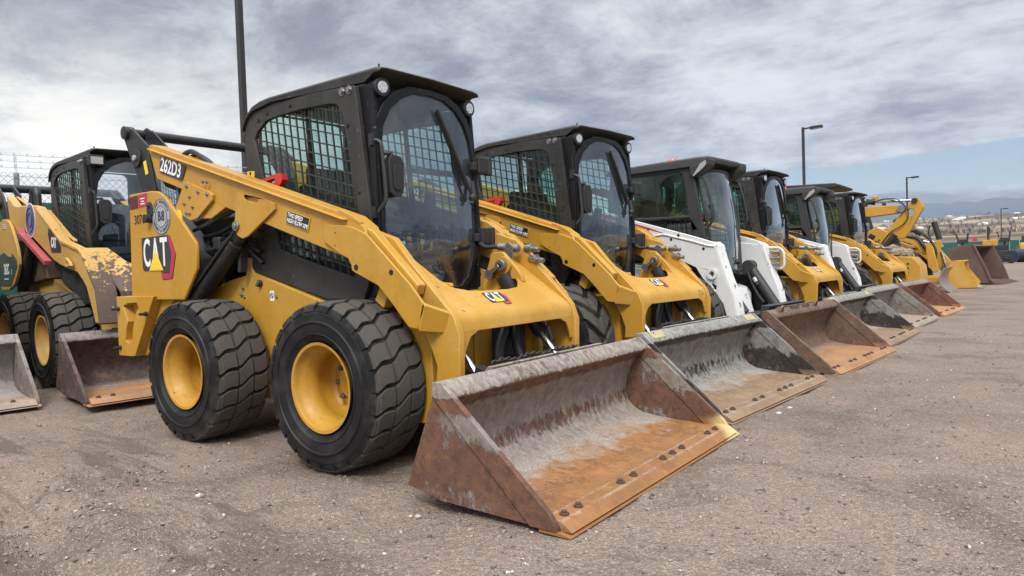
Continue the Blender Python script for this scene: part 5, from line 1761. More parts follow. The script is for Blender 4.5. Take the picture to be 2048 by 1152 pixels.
def backhoe(label):
    """yellow digging arm ending in a yellow bucket flat on the ground"""
    root = empty('backhoe_loader', (0, 19.6, 0))
    tag(root, label, 'backhoe')
    b = B()
    b.prism([(-1.6, .45), (-1.7, .9), (-1.5, 1.3), (0.2, 1.35), (.9, 1.15), (1.3, .95), (1.35, .5)], -.6, .6)
    b.obj('body', M['yellow'], root, .06)
    for s in (-1, 1):
        for x in (-1.1, .75):
            w = empty('wheel', (x, s * .72, .5), 0, root)
            b = B()
            b.lathe([(-.16, .28), (-.17, .40), (-.14, .48), (-.05, .5), (.05, .5), (.14, .48), (.17, .40), (.16, .28)], n=32)
            o = b.obj('tyre', M['rubber'], w)
            b = B()
            b.lathe([(-.15, .28), (-.10, .24), (-.06, .10), (-.06, 0)] if s < 0 else [(.15, .28), (.10, .24), (.06, .10), (.06, 0)], n=24)
            b.obj('rim', M['yellow'], w)
    b = B()
    b.prism([(1.0, 1.32), (1.25, 1.20), (1.75, 1.15), (1.86, 1.30), (1.98, 1.32), (2.02, 1.18), (1.98, 1.05), (2.30, .62), (2.20, .50), (1.80, .95), (1.55, .98), (1.1, 1.0)], -.13, .13)
    b.obj('digging_arm', M['yellow'], root, .015)
    b = B()
    arc = [(0.45, 1.25), (0.75, 1.50), (1.05, 1.56), (1.35, 1.48), (1.58, 1.28), (1.72, .95), (1.62, .90), (1.46, 1.15), (1.25, 1.28), (1.02, 1.33), (.80, 1.28), (.60, 1.10)]
    b.prism(smoothpoly(arc), -.55, -.35)
    b.obj('curved_boom', M['yellow'], root, .02)
    b = B()
    b.prism([(1.70, 1.20), (1.80, 1.24), (1.88, 1.10), (2.0, .50), (1.90, .42), (1.76, .60)], -.80, -.62)
    b.obj('dipper', M['yellow_front'], root, .015)
    b = B()
    b.tube([(1.2, -.6, 1.55), (1.5, -.62, 1.62), (1.8, -.62, 1.35), (1.95, -.62, 1.0), (1.9, -.62, .7)], .03, 8, rad=.12)
    b.tube([(1.1, -.5, 1.45), (1.5, -.55, 1.40), (1.72, -.6, 1.05)], .05, 8, rad=.1)
    b.obj('hose_bundle', M['hose'], root)
    b = B()
    b.cyl((1.83, 0, 1.82), (1.96, 0, 1.33), .075, 18)
    b.cyl((.9, -.2, 1.93), (1.55, -.2, 1.50), .075, 18)
    c = b.obj('cylinder', M['black'], root)
    b = B()
    b.cyl((1.55, -.2, 1.50), (1.83, -.17, 1.26), .035, 14)
    b.cyl((2.02, -.16, 1.0), (2.12, -.16, .55), .03, 12)
    b.obj('piston_rod', M['chrome'], c)
    b = B()
    b.tube([(1.75, -.12, 1.72), (1.70, -.14, 1.50), (1.80, -.14, 1.30), (1.6, -.14, 1.12), (1.3, -.14, 1.1)], .02, 8, rad=.1)
    b.obj('hydraulic_hose', M['hose'], c)
    b = B()
    b.prism([(2.10, .42), (2.22, .66), (2.30, .74), (2.56, .745), (2.60, .72), (2.52, .66), (2.42, .50), (2.40, .30), (2.70, .10), (2.97, .02), (2.95, -.0), (2.3, .0), (2.12, .15)], -.62, .55)
    bk = b.obj('bucket', M['yellow_rust'], root, .008)
    b = B()
    for s in (-.635, .552):
        b.prism([(2.30, .74), (2.56, .745), (2.60, .52), (2.86, .14), (2.82, .02), (2.25, .01), (2.12, .15), (2.10, .42)], s, s + .014)
    b.obj('side_plate', M['yellow_front'], bk, .003)
    b = B()
    b.prism([(2.78, .02), (2.80, .045), (2.97, .03), (3.0, .0), (2.78, .0)], -.66, .60)
    b.obj('cutting_edge', M['steel'], bk, .003)
    return root

def wheel_loader(label):
    """big loader: tall cab, articulated body, brown bucket tipped forward on the ground"""
    root = empty('wheel_loader', (.02, 23.08, 0), -.15)
    tag(root, label, 'loader')
    for x in (-3.0, .6):
        for s in (-1, 1):
            w = empty('wheel', (x, s * .95, .72), 0, root)
            b = B()
            b.lathe([(-.26, .38), (-.29, .52), (-.25, .68), (-.12, .72), (.12, .72), (.25, .68), (.29, .52), (.26, .38)], n=36)
            for k in range(22):
                a = 2 * PI * k / 22
                b.bar((.71 * math.cos(a), -.25, .71 * math.sin(a)), (.71 * math.cos(a + .15), .25, .71 * math.sin(a + .15)), .06, .05, (math.cos(a), 0, math.sin(a)))
            b.obj('tyre', M['rubber'], w, weld=False)
            b = B()
            b.lathe([(-.24, .38), (-.15, .34), (-.08, .15), (-.08, 0)] if s < 0 else [(.24, .38), (.15, .34), (.08, .15), (.08, 0)], n=24)
            b.obj('rim', M['yellow'], w)
    b = B()
    b.prism([(-4.2, .8), (-4.3, 1.2), (-4.2, 1.9), (-2.2, 2.0), (-2.0, 1.4), (-1.0, 1.3), (-.9, .7)], -.75, .75)
    b.prism([(-.85, .6), (-.8, 1.3), (.4, 1.5), (.9, 1.0), (.9, .5)], -.45, .45)
    b.obj('body', M['yellow'], root, .06)
    b = B()
    b.prism([(-2.1, 1.4), (-2.1, 2.75), (-.75, 2.75), (-.55, 1.9), (-.65, 1.35)], -.68, .68)
    cb = b.obj('cab', M['glass_dark'], root, .03)
    b = B()
    b.prism([(-2.2, 2.76), (-2.2, 2.88), (-.60, 2.88), (-.45, 2.80), (-.50, 2.76)], -.78, .78)
    for y in (-.68, .68):
        b.tube([(-2.1, y, 1.4), (-2.1, y, 2.75), (-.75, y, 2.75), (-.55, y, 1.9), (-.65, y, 1.35)], .05, 8)
    b.obj('cab_frame', M['black'], root, .01)
    for y in (-.66, .66):
        b = B()
        b.box((-.50, y - .10, 2.78), (-.34, y + .10, 2.96))
        b.obj('work_lamp', M['yellow'], root, .03)
    for k in range(2):
        b = B()
        y = (-.9, .9)[k]
        b.tube([(-.5, y * .8, 2.75), (-.35, y, 2.76), (-.20, y, 2.70), (-.20, y, 2.45)], .02, 8, rad=.05)
        b.box((-.24, y - .11, 2.42), (-.18, y + .11, 2.72))
        b.obj('mirror', M['rubber'], root)
    for s in (-1, 1):
        b = B()
        b.prism([(-.3, 1.75), (.0, 1.85), (1.4, 1.15), (2.1, .45), (1.95, .30), (1.2, .95), (-.3, 1.5)], s * .52, s * .42)
        b.obj('lift_arm', M['yellow'], root, .02)
    b = B()
    b.cyl((.3, 0, 1.6), (1.2, 0, 1.35), .08, 16)
    c = b.obj('tilt_cylinder', M['black'], root)
    b = B()
    b.cyl((1.2, 0, 1.35), (1.75, 0, 1.15), .045, 14)
    b.obj('piston_rod', M['chrome'], c)
    # brown bucket
    out = [(2.02, .10), (1.96, .45), (2.05, .85), (2.22, 1.05), (2.45, 1.15), (2.80, 1.16), (2.84, 1.12), (2.55, 1.05), (2.30, .85), (2.20, .50), (2.32, .24), (2.65, .10), (3.30, .06), (3.36, .02), (2.6, .0), (2.2, .0)]
    b = B()
    b.prism(out, -1.15, 1.15)
    bk = b.obj('bucket', M['wl_brown'], root, .01)
    for s in (-1, 1):
        b = B()
        b.prism([(2.02, .10), (1.96, .45), (2.05, .85), (2.22, 1.05), (2.45, 1.15), (2.80, 1.16), (3.10, .40), (3.20, .12), (3.30, .06), (2.6, 0), (2.2, 0)], s * 1.15 - .012 * s, s * 1.175)
        b.obj('side_plate', M['wl_brown'], bk, .008)
        b = B()
        b.prism([(2.78, 1.16), (2.84, 1.17), (3.16, .40), (3.26, .10), (3.20, .10), (3.10, .40)], s * 1.14, s * 1.20)
        b.obj('edge_strip', M['wl_brown'], bk, .008)
    for k in range(8):
        y = -1.08 + k * .308
        b = B()
        b.prism([(3.10, .05), (3.14, .10), (3.36, .06), (3.52, .015), (3.50, .005), (3.2, .0)], y - .05, y + .05)
        b.obj('bucket_tooth', M['wl_brown'], bk, .006)
    return root
M['wl_blade'] = plain('worn_blade_steel', (.27, .235, .20), .45, .4, .25, 5)

def paver(label):
    root = empty('asphalt_paver', (0.95, 61.0, 0))
    tag(root, label, 'paver')
    for s in (-1, 1):
        track(root, 0.0, s * 1.0, 2.8, .8, .35)
    b = B()
    b.prism([(-1.4, .5), (-1.4, 1.35), (-.5, 1.5), (1.0, 1.45), (1.3, .9), (1.3, .5)], -.95, .95)
    b.obj('body', M['black'], root, .05)
    b = B()
    b.box((0.0, -1.0, 1.2), (.95, -.15, 1.78))
    b.obj('engine_cover', M['yellow'], root, .05)
    b = B()
    b.box((-1.9, -1.6, .10), (1.9, -1.05, .95))
    b.box((-1.6, -1.05, .6), (1.6, -.9, 1.35))
    for k in range(5):
        b.box((-1.7 + k * .75, -1.68, .30), (-1.3 + k * .75, -1.6, .62))
    b.obj('screed', M['black'], root, .03)
    b = B()
    b.cyl((.35, 0, 1.7), (.35, 0, 2.65), .10, 16)
    b.cyl((.35, 0, 2.65), (.35, 0, 2.85), .10, 16, .05)
    b.obj('exhaust', M['black'], root)
    for x in (-1.25, 1.35):
        b = B()
        b.box((x - .34, -1.0, 1.60), (x + .34, -.3, 1.90))
        b.prism([(x - .34, 1.88), (x - .24, 1.88), (x - .40, 2.35), (x - .50, 2.35)], -.9, -.4)
        b.prism([(x + .34, 1.88), (x + .24, 1.88), (x + .30, 2.35), (x + .40, 2.35)], -.9, -.4)
        b.cyl((x, -.65, .8), (x, -.65, 1.75), .06, 8)
        b.obj('operator_seat', M['rubber'], root, .03)
    b = B()
    for x0, x1 in ((-.2, .25), (.45, 1.05)):
        b.tube([(x0, -1.0, 1.75), (x0, -1.0, 2.15), (x1, -1.0, 2.15), (x1, -1.0, 1.75)], .025, 6)
    b.obj('guard_rail', M['yellow'], root)
    b = B()
    b.prism([(-.62, 1.72), (-.22, 1.72), (-.42, 2.06)], -1.68, -1.66)
    b.obj('slow_sign', M['inkred'], root)
    b = B()
    b.cyl((1.75, -1.3, .5), (1.75, -.6, .5), .48, 20)
    b.obj('blue_drum', plain('blue_paint', (.008, .016, .05), .5), root, .03)
    return root

def roller(label):
    root = empty('road_roller', (3.75, 66.0, 0), -PI / 2)
    tag(root, label, 'roller')
    b = B()
    b.cyl((-.9, -.8, .62), (-.9, .8, .62), .62, 32)
    b.cyl((1.6, -.8, .62), (1.6, .8, .62), .62, 32)
    b.obj('drum', M['black'], root, .01)
    b = B()
    b.prism([(-1.2, .8), (-1.0, 1.45), (.2, 1.55), (.4, 1.0), (1.2, 1.1), (2.0, 1.4), (2.1, .8)], -.6, .6)
    b.obj('body', M['yellow'], root, .08)
    b = B()
    b.box((-1.05, -.5, 1.5), (-.35, .3, 2.1))
    b.obj('control_box', M['grey'], root, .08)
    b = B()
    b.box((-1.95, -.5, .3), (-1.35, .2, .75))
    b.prism([(-1.5, .75), (-1.2, .75), (-1.1, 1.4), (-1.2, 1.5)], -.4, .1)
    b.obj('orange_cover', M['orange'], root, .06)
    return root
# ------------------------------------------------------------------ ground
def sstep(a, b, x):
    t = max(0.0, min(1.0, (x - a) / (b - a)))
    return t * t * (3 - 2 * t)
def ground_h(x, y):
    h = 0.05 * sstep(-1.3, -2.6, x) * sstep(6, 3, y)
    near = sstep(40, 12, math.hypot(x - 4, y + 3))
    if near > 0:
        p = Vector((x, y, 0))
        a = mnoise.fractal(p * 0.8, 1.0, 2.0, 3) * 0.016
        b_ = mnoise.fractal(p * 4.5 + Vector((3, 8, 1)), 0.8, 2.1, 4)
        patch = sstep(-0.1, 0.5, mnoise.noise(p * 0.9 + Vector((9, 2, 4))))
        loose = sstep(0.8, -0.6, y + 0.35 * x - 0.6)          # looser, tracked dirt in front of the wheels
        a += b_ * (0.006 + 0.010 * patch + 0.026 * loose * patch)
        # shallow wheel ruts running along the row
        u = (y + 1.75) + 0.10 * x + 0.10 * math.sin(x * 1.3)
        rut = math.exp(-(u / 0.10) ** 2) - 0.7 * math.exp(-((u - 0.22) / 0.09) ** 2) - .5 * math.exp(-((u + 0.21) / 0.08) ** 2)
        u2 = (y + 3.0) + 0.32 * x - 0.55 + 0.08 * math.sin(x * 1.9)
        rut2 = math.exp(-(u2 / 0.09) ** 2) - 0.6 * math.exp(-((u2 - 0.2) / 0.1) ** 2)
        a -= (rut * (0.046 + .012 * math.sin(x * 38)) + rut2 * 0.036) * sstep(2.6, 1.0, x) * (0.4 + patch)
        h += a * near
        # grit pushed up round the tyres that stand nearest
        for wx, wy, bz in WHEELS:
            ex, ey = abs(x - wx) - .13, abs(y - wy) - .185
            if ex < .3 and ey < .3:
                dd = math.hypot(max(ex, 0), max(ey, 0))
                h += 0.016 * math.exp(-((dd - .035) / .04) ** 2) * (0.6 + .6 * mnoise.noise(p * 7))
    return h
WHEELS = [(wx, sy * .652, 0) for wx in (0, 1.274) for sy in (-1, 1)]
def axis_vals(lo, hi, d0, d1, step, grow, ext0, ext1):
    v = list(np.arange(d0, d1 + 1e-6, step))
    s, q = step, d1
    while q < ext1:
        s *= grow
        q += s
        v.append(min(q, ext1))
    s, q = step, d0
    while q > ext0:
        s *= grow
        q -= s
        v.insert(0, max(q, ext0))
    return v
xs = axis_vals(0, 0, -4.2, 6.0, 0.032, 1.10, -160, 160)
ys = axis_vals(0, 0, -3.6, 3.0, 0.032, 1.06, -160, 77)
nx_, ny_ = len(xs), len(ys)
vs = [(x, y, ground_h(x, y)) for y in ys for x in xs]
fs = [(j * nx_ + i, j * nx_ + i + 1, (j + 1) * nx_ + i + 1, (j + 1) * nx_ + i) for j in range(ny_ - 1) for i in range(nx_ - 1)]
me = bpy.data.meshes.new('ground')
me.from_pydata(vs, [], fs)
me.shade_smooth()
m, g, b, out = surf('gravel_yard')
v = g.coord('Object')
n1 = g.noise(v, 0.45, 6, 0.6)
n2 = g.noise(g.mapping(v, (0.8, 1.0, 1), rot=(0, 0, 0.6)), 1.25, 9, 0.70, 0.5)
n3 = g.noise(v, 34, 5, 0.7)
cells = g.voro(v, 150, out='Color')
cs = g.sep(cells)
cells2 = g.sep(g.voro(v, 48, out='Color'))
c = g.mix(g.ramp(n1, 0.32, 0.68), (0.225, 0.170, 0.129), (0.300, 0.232, 0.180))
dark = g.ramp(n2, 0.49, 0.62)
c = g.mix(g.math('MULTIPLY', dark, 0.70), c, (0.115, 0.090, 0.070))
pale = g.ramp(n2, 0.46, 0.34)
c = g.mix(g.math('MULTIPLY', pale, 0.5), c, (0.36, 0.275, 0.21))
c = g.mix(g.ramp(cs[0], 0.0, 1.0, 0.0, 0.62), c, (0.105, 0.086, 0.071))
c = g.mix(g.ramp(cs[1], 0.86, 0.97, 0.0, 0.6), c, (0.46, 0.39, 0.32))
c = g.mix(g.math('MULTIPLY', g.ramp(cells2[2], 0.94, 0.98), g.ramp(n3, 0.42, 0.62, 0.0, 0.7)), c, (0.12, 0.105, 0.095))
c = g.mix(g.math('MULTIPLY', g.ramp(n3, 0.35, 0.75), 0.35), c, (0.33, 0.27, 0.22))
px_, py_, pz_ = g.sep(v)
churn = g.noise(g.mapping(v, (0.35, 2.6, 1), rot=(0, 0, 0.22)), 1.6, 8, 0.7, 0.5)
chm = g.math('MULTIPLY', g.ramp(churn, 0.50, 0.60), g.math('MULTIPLY', g.ramp(px_, 2.7, 1.2), g.ramp(py_, -0.6, -1.2)))
c = g.mix(g.math('MULTIPLY', chm, 0.68), c, (0.115, 0.088, 0.068))
g.put(b.inputs['Base Color'], c)
b.inputs['Roughness'].default_value = 0.95
b.inputs['Specular IOR Level'].default_value = 0.15
h1 = g.voro(v, 150)
h2 = g.voro(v, 48)
hh = g.math('ADD', g.math('ADD', g.math('MULTIPLY', h1, -0.35), g.math('MULTIPLY', h2, -0.25)), g.math('ADD', g.math('MULTIPLY', n3, 0.7), g.math('MULTIPLY', g.noise(v, 7, 6, 0.7), 1.2)))
g.put(b.inputs['Normal'], g.bump(hh, 0.9, 0.02))
me.materials.append(m)
gr = bpy.data.objects.new('ground', me)
COL.objects.link(gr)
gr['kind'] = 'structure'

# loose stones lying on the dirt
rn = random.Random(11)
ico = bmesh.new()
bmesh.ops.create_icosphere(ico, subdivisions=1, radius=1)
iv = [v_.co.copy() for v_ in ico.verts]
ifc = [tuple(v_.index for v_ in f.verts) for f in ico.faces]
ico.free()
gb = B()
count = 0
while count < 24000:
    r_ = 0.9 + 11 * rn.random() ** 1.8
    a = YAW + R(-46 + 92 * rn.random())
    x, y = CAMP.x + r_ * math.cos(a), CAMP.y + r_ * math.sin(a)
    dens = mnoise.noise(Vector((x * .9, y * .9, 3.3))) + 0.6 * mnoise.noise(Vector((x * 2.7, y * 2.7, 7.3)))
    if rn.random() > 0.25 + 0.9 * max(0, dens):
        continue
    s_ = 0.0024 + 0.0080 * rn.random() ** 3 + (0.008 * rn.random() if rn.random() < .012 else 0)
    sq = Vector((s_ * (0.8 + .7 * rn.random()), s_ * (.7 + .5 * rn.random()), s_ * (.45 + .35 * rn.random())))
    rz = Matrix.Rotation(rn.random() * 6.28, 3, 'Z')
    z = ground_h(x, y) + sq.z * .35
    gb.add([Vector((x, y, z)) + rz @ Vector((p.x * sq.x * (.8 + .4 * rn.random()), p.y * sq.y, p.z * sq.z * (.8 + .4 * rn.random()))) for p in iv], ifc)
    count += 1
m, g, b, out = surf('loose_stone')
v = g.coord('Object')
cc = g.sep(g.voro(v, 40, out='Color'))
c = g.mix(cc[0], (0.075, 0.066, 0.058), (0.30, 0.245, 0.20))
c = g.mix(g.ramp(cc[1], 0.93, 0.98), c, (0.52, 0.47, 0.41))
g.put(b.inputs['Base Color'], c)
b.inputs['Roughness'].default_value = 0.9
o = gb.obj('gravel', m, weld=False, ang=50)
tag(o, 'small loose stones strewn over the brown dirt yard', 'gravel', kind='stuff')
def stone(x, y, s_, col, label):
    b = B()
    b.add([(x + p.x * s_ * (1 + .3 * math.sin(9 * p.y + x)), y + p.y * s_ * .75, ground_h(x, y) + s_ * .3 + p.z * s_ * .55) for p in iv], ifc)
    o = b.obj('stone', plain('pale_stone', col, .9, var=.2, scale=30, bump=.4), ang=60)
    tag(o, label, 'stone')
def on_ground(px, py):
    d_ = (fw + rt * ((px - 1024) / FPX) + up * ((576 - py) / FPX))
    t = -CAMP.z / d_.z
    return CAMP + d_ * t
for px, py, s_, col, lb in ((836, 1031, .017, (.42, .37, .31), 'pale stone on the dirt just left of the nearest bucket'),
                            (420, 1013, .012, (.55, .45, .30), 'yellowish chip of stone in the wheel rut at lower left'),
                            (1558, 831, .022, (.50, .47, .43), 'flat white stone on the dirt in front of the black bucket'),
                            (1580, 818, .02, (.50, .40, .34), 'pinkish stone beside the cutting edge of the black bucket')):
    p_ = on_ground(px, py)
    stone(p_.x, p_.y, s_, col, lb)

# ------------------------------------------------------------------ land beyond the yard
def land_el(r):
    return 2.32 * (1 - math.exp(-max(0, r - 95) / 620.0))
def land_z(x, y):
    r = math.hypot(x, y)
    f_ = 0.25 + 0.75 * max(0, y / max(r, 1))
    z = 0.975 * min(1, r / 900) + r * math.tan(R(land_el(r) * f_)) - 2.2 * sstep(900, 130, r) * sstep(76, 84, r)
    z += mnoise.fractal(Vector((x, y, 0)) * .0035, 1.0, 2.0, 4) * min(14, r * .010) * sstep(90, 400, r)
    return z
rads = [79 * (8300 / 79) ** (i / 70) for i in range(71)]
na = 240
vs, fs = [], []
for r_ in rads:
    for k in range(na):
        a = 2 * PI * k / na
        if r_ < 80:                      # inner ring hugs the edge of the yard sheet
            x, y = 228 * math.cos(a), 228 * math.sin(a)
            x, y = max(-159.5, min(159.5, x)), max(-159.5, min(76.5, y))
            vs.append((x, y, -0.4))
        else:
            rr_ = r_
            x, y = rr_ * math.cos(a), rr_ * math.sin(a)
            if abs(x) < 160 and -160 < y < 77:
                t = max(abs(x) / 160, y / 77 if y > 0 else -y / 160)
                sc_ = (1 / t) * (1 + .0015 * (r_ - 79) / 10)
                x, y = x * sc_, y * sc_
            vs.append((x, y, land_z(x, y) if math.hypot(x, y) > 80 else -.4))
for j in range(len(rads) - 1):
    for k in range(na):
        l = (k + 1) % na
        fs.append((j * na + k, j * na + l, (j + 1) * na + l, (j + 1) * na + k))
me = bpy.data.meshes.new('plain')
me.from_pydata(vs, [], fs)
me.shade_smooth()
m, g, b, out = surf('winter_plain')
v = g.coord('Object')
a1 = g.noise(g.mapping(v, (0.9, 2.6, 0), rot=(0, 0, .2)), 0.0032, 6, 0.6)
a2 = g.noise(g.mapping(v, (1, 1.6, 0)), 0.02, 6, 0.65)
c = g.mix(g.ramp(a1, 0.40, 0.56), (0.105, 0.088, 0.072), (0.30, 0.235, 0.165))
c = g.mix(g.math('MULTIPLY', g.ramp(a2, 0.45, 0.62), 0.55), c, (0.085, 0.075, 0.066))
c = g.mix(g.ramp(a2, 0.30, 0.22), c, (0.36, 0.30, 0.23))
g.put(b.inputs['Base Color'], c)
b.inputs['Roughness'].default_value = 1.0
b.inputs['Specular IOR Level'].default_value = 0.0
me.materials.append(m)
o = bpy.data.objects.new('plain', me)
COL.objects.link(o)
o['kind'] = 'structure'
# mountains
vs, fs = [], []
na = 300
rows = 16
for j in range(rows + 1):
    t = j / rows
    for k in range(na + 1):
        a = R(20 + 160 * k / na)
        r_ = 8000 + 1700 * t
        ridge = 3.56 + 0.50 * mnoise.fractal(Vector((a * 9, 0.3, 5)), 1.0, 2.0, 4) + .15 * math.sin(a * 21)
        el = 2.2 + (ridge - 2.2) * (t ** 0.85) * (0.86 + .30 * mnoise.fractal(Vector((a * 26, t * 2.2, 1)), 1.0, 2.1, 4))
        vs.append((r_ * math.cos(a), r_ * math.sin(a), r_ * math.tan(R(el))))
for j in range(rows):
    for k in range(na):
        fs.append((j * (na + 1) + k, j * (na + 1) + k + 1, (j + 1) * (na + 1) + k + 1, (j + 1) * (na + 1) + k))
me = bpy.data.meshes.new('mountains')
me.from_pydata(vs, [], fs)
me.shade_smooth()
m, g, b, out = surf('forested_mountain')
v = g.coord('Object')
a1 = g.noise(v, 0.0022, 7, 0.65)
c = g.mix(a1, (0.035, 0.045, 0.055), (0.08, 0.085, 0.09))
sn = g.ramp(g.noise(g.mapping(v, (.5, .5, 2.6)), 0.0021, 5, 0.62), 0.66, 0.685)
c = g.mix(g.math('MULTIPLY', sn, .8), c, (0.75, 0.76, 0.80))
g.put(b.inputs['Base Color'], c)
b.inputs['Roughness'].default_value = 1.0
b.inputs['Specular IOR Level'].default_value = 0.0
me.materials.append(m)
o = bpy.data.objects.new('mountains', me)
COL.objects.link(o)
o['kind'] = 'structure'

# bare trees: individuals near the fence, a far-off woodland mass behind
twig = plain('bare_twigs', (0.15, 0.125, 0.11), 0.9, var=.2)
bark = plain('grey_bark', (0.13, 0.115, 0.10), 0.9, var=.2)
def bare_tree(h, seed, name='bare_tree'):
    rn = random.Random(seed)
    root = empty(name)
    tb, cb = B(), B()
    def branch(p, d_, L, r_, lev):
        q = p + d_ * L
        (tb if lev < 2 else cb).cyl(p, q, r_, 5 if lev < 2 else 3, r_ * .62, caps=False)
        if lev >= 5:
            return
        for k in range(3 if lev else 4):
            ax = Vector((rn.uniform(-1, 1), rn.uniform(-1, 1), rn.uniform(-.2, .5))).normalized()
            nd = (d_ * 1.0 + ax * (.55 + .2 * rn.random())).normalized()
            branch(p + d_ * L * rn.uniform(.55, 1.0), nd, L * rn.uniform(.55, .78), r_ * .55, lev + 1)
    branch(Vector((0, 0, -.3)), Vector((rn.uniform(-.06, .06), rn.uniform(-.06, .06), 1)).normalized(), h * .30, h * .022, 0)
    tb.obj('trunk', bark, root, weld=False)
    cb.obj('crown', twig, root, weld=False)
    return root
protos = [bare_tree(5.2, 3), bare_tree(4.2, 9), bare_tree(6.0, 21)]
rn = random.Random(4)
spots = [(-9, 128), (-7.2, 131), (-5.6, 126), (-2.0, 135), (6.5, 150), (9.5, 142), (13, 160), (-14, 150), (17, 145), (3.0, 170), (-11, 175), (12.5, 190)]
tl = ['bare grey tree on the left end of the row beyond the green fence', 'thin bare tree second in the row beyond the green fence', 'bare tree with spreading twigs beyond the green fence']
for i, (x, y) in enumerate(spots):
    o = protos[i] if i < 3 else dup(protos[i % 3])
    o.location = (x, y, land_z(x, y))
    o.rotation_euler = (0, 0, rn.random() * 6)
    sc_ = .85 + .4 * rn.random()
    o.scale = (sc_, sc_, sc_)
    tag(o, 'leafless grey brown tree standing in the field beyond the green screen fence', 'tree', 'bare trees beyond the yard')
wb = B()
rn = random.Random(8)
for k in range(15000):
    r_ = 480 * (7800 / 480) ** (rn.random() ** .8)
    a = R(62 + 66 * rn.random())
    x, y = r_ * math.cos(a), r_ * math.sin(a)
    if mnoise.noise(Vector((x * .004, y * .009, 2))) + .5 * mnoise.noise(Vector((x * .012, y * .02, 5))) < -.06:
        continue
    z = land_z(x, y)
    h = rn.uniform(1.6, 4.2) * (1 + r_ / 4500)
    w_ = h * rn.uniform(.35, .9)
    for q in range(8):
        ang = rn.random() * 6.28
        dx_, dy_ = math.cos(ang) * w_ * rn.random(), math.sin(ang) * w_ * rn.random()
        hh_ = h * rn.uniform(.55, 1)
        ww = w_ * rn.uniform(.04, .13)
        wb.add([(x + dx_ * .3 - ww * .3, y, z - .5), (x + dx_ * .3 + ww * .3, y + ww * .2, z - .5), (x + dx_ + ww, y + dy_, z + hh_ * .75), (x + dx_, y + dy_ + ww * .5, z + hh_), (x + dx_ - ww, y + dy_, z + hh_ * .7)], [(0, 1, 2, 3, 4)])
o = wb.obj('woodland', plain('winter_woodland', (0.17, 0.145, 0.13), 1.0, var=.5, scale=.05, spec=0), weld=False)
tag(o, 'hazy brown leafless woods spread over the plain below the mountains', 'woodland', kind='stuff')
# pale houses on the plain
hb = B()
hb.prism([(-5, 0), (5, 0), (5, 3.2), (0, 5.6), (-5, 3.2)], -8, 8, axis='y')
hm = hb.mesh('house', plain('pale_house_wall', (0.62, 0.60, 0.57), .8))
rn = random.Random(15)
for k in range(44):
    r_ = rn.choice((900, 1000, 1150, 1500, 1900, 2300, 2900)) * rn.uniform(.95, 1.05)
    a = R(84 + 20 * rn.random())
    x, y = r_ * math.cos(a), r_ * math.sin(a)
    o = bpy.data.objects.new('house', hm)
    COL.objects.link(o)
    o.location = (x, y, land_z(x, y) - .3)
    o.rotation_euler = (0, 0, rn.random() * 3)
    k_ = rn.uniform(.32, .62) * (1 + r_ / 4000)
    o.scale = (k_ * 1.3, k_, k_ * .9)
    tag(o, 'tiny pale house far out on the brown plain', 'house', 'distant houses on the plain')

# ------------------------------------------------------------------ fences and poles
F0, F1 = Vector((-6.55, -2.57, 0.0)), Vector((-4.83, 3.26, 0.0))
fd = (F1 - F0).normalized()
FL = (F1 - F0).length
root = empty('chain_link_fence', F0, math.atan2(fd.y, fd.x))
tag(root, 'chain link fence with green screen and strands of barbed wire behind the left loaders', 'fence')
b = B()
stp = 0.078
for k in range(int(FL / stp) + 10):
    x = k * stp - .4
    for sg in (-1, 1):
        z0, z1 = 1.80, 2.30
        dx_ = (z1 - z0) * .92
        xa, xb = x - sg * dx_ / 2, x + sg * dx_ / 2
        if max(xa, xb) < FL and min(xa, xb) > 0:
            b.bar((xa, sg * .003, z0), (xb, sg * .003, z1), .0048, .0048)
b.bar((0, 0.006, 2.255), (FL, 0.006, 2.255), .006, .006)
b.obj('wire_mesh', M['galv'], root, weld=False)
b = B()
b.box((0, -.012, .02), (FL, -.006, 1.93))
b.obj('green_screen', M['green'], root)
b = B()
b.cyl((0, .03, 1.93), (FL, .03, 1.93), .024, 10)
b.obj('top_rail', M['black'], root)
for k in range(3):
    b = B()
    z = (2.375, 2.455, 2.535)[k]
    n = 30
    b.tube([(FL * i / n, .05 * k, z - .015 * math.sin(PI * ((i % 10) / 10))) for i in range(n + 1)], .0035, 5)
    for i in range(int(FL / .13)):
        x = i * .13
        b.bar((x - .012, .05 * k, z - .022), (x + .012, .05 * k, z + .012), .004, .004)
        b.bar((x - .012, .05 * k, z + .012), (x + .012, .05 * k, z - .022), .004, .004)
    b.obj('barbed_wire', M['galv'], root, weld=False)
for x in (0.05, 3.0, FL - .05):
    b = B()
    b.cyl((x, .05, 0), (x, .05, 2.30), .03, 10)
    b.bar((x, .05, 2.28), (x, .16, 2.56), .03, .015)
    b.obj('post', M['galv'], root)

root = empty('green_fence', (0, 73, 0))
tag(root, 'low green screened fence along the far end of the yard', 'fence')
b = B()
for x0, x1, y0, y1 in ((-7, -1.5, -1.0, .0), (-1.46, 3.0, 0, .2), (3.04, 30, .2, .2)):
    b.add([(x0, y0, .02), (x1, y1, .02), (x1, y1, 1.85), (x0, y0, 1.85), (x0, y0 + .02, .02), (x1, y1 + .02, .02), (x1, y1 + .02, 1.85), (x0, y0 + .02, 1.85)], [(0, 1, 2, 3), (7, 6, 5, 4), (0, 4, 5, 1), (1, 5, 6, 2), (2, 6, 7, 3), (3, 7, 4, 0)])
b.obj('green_screen', M['green'], root)
for k in range(12):
    b = B()
    b.cyl((-7 + k * 3.1, .12 if k > 1 else -.6, 0), (-7 + k * 3.1, .12 if k > 1 else -.6, 2.0), .04, 8)
    b.obj('post', M['galv'], root)

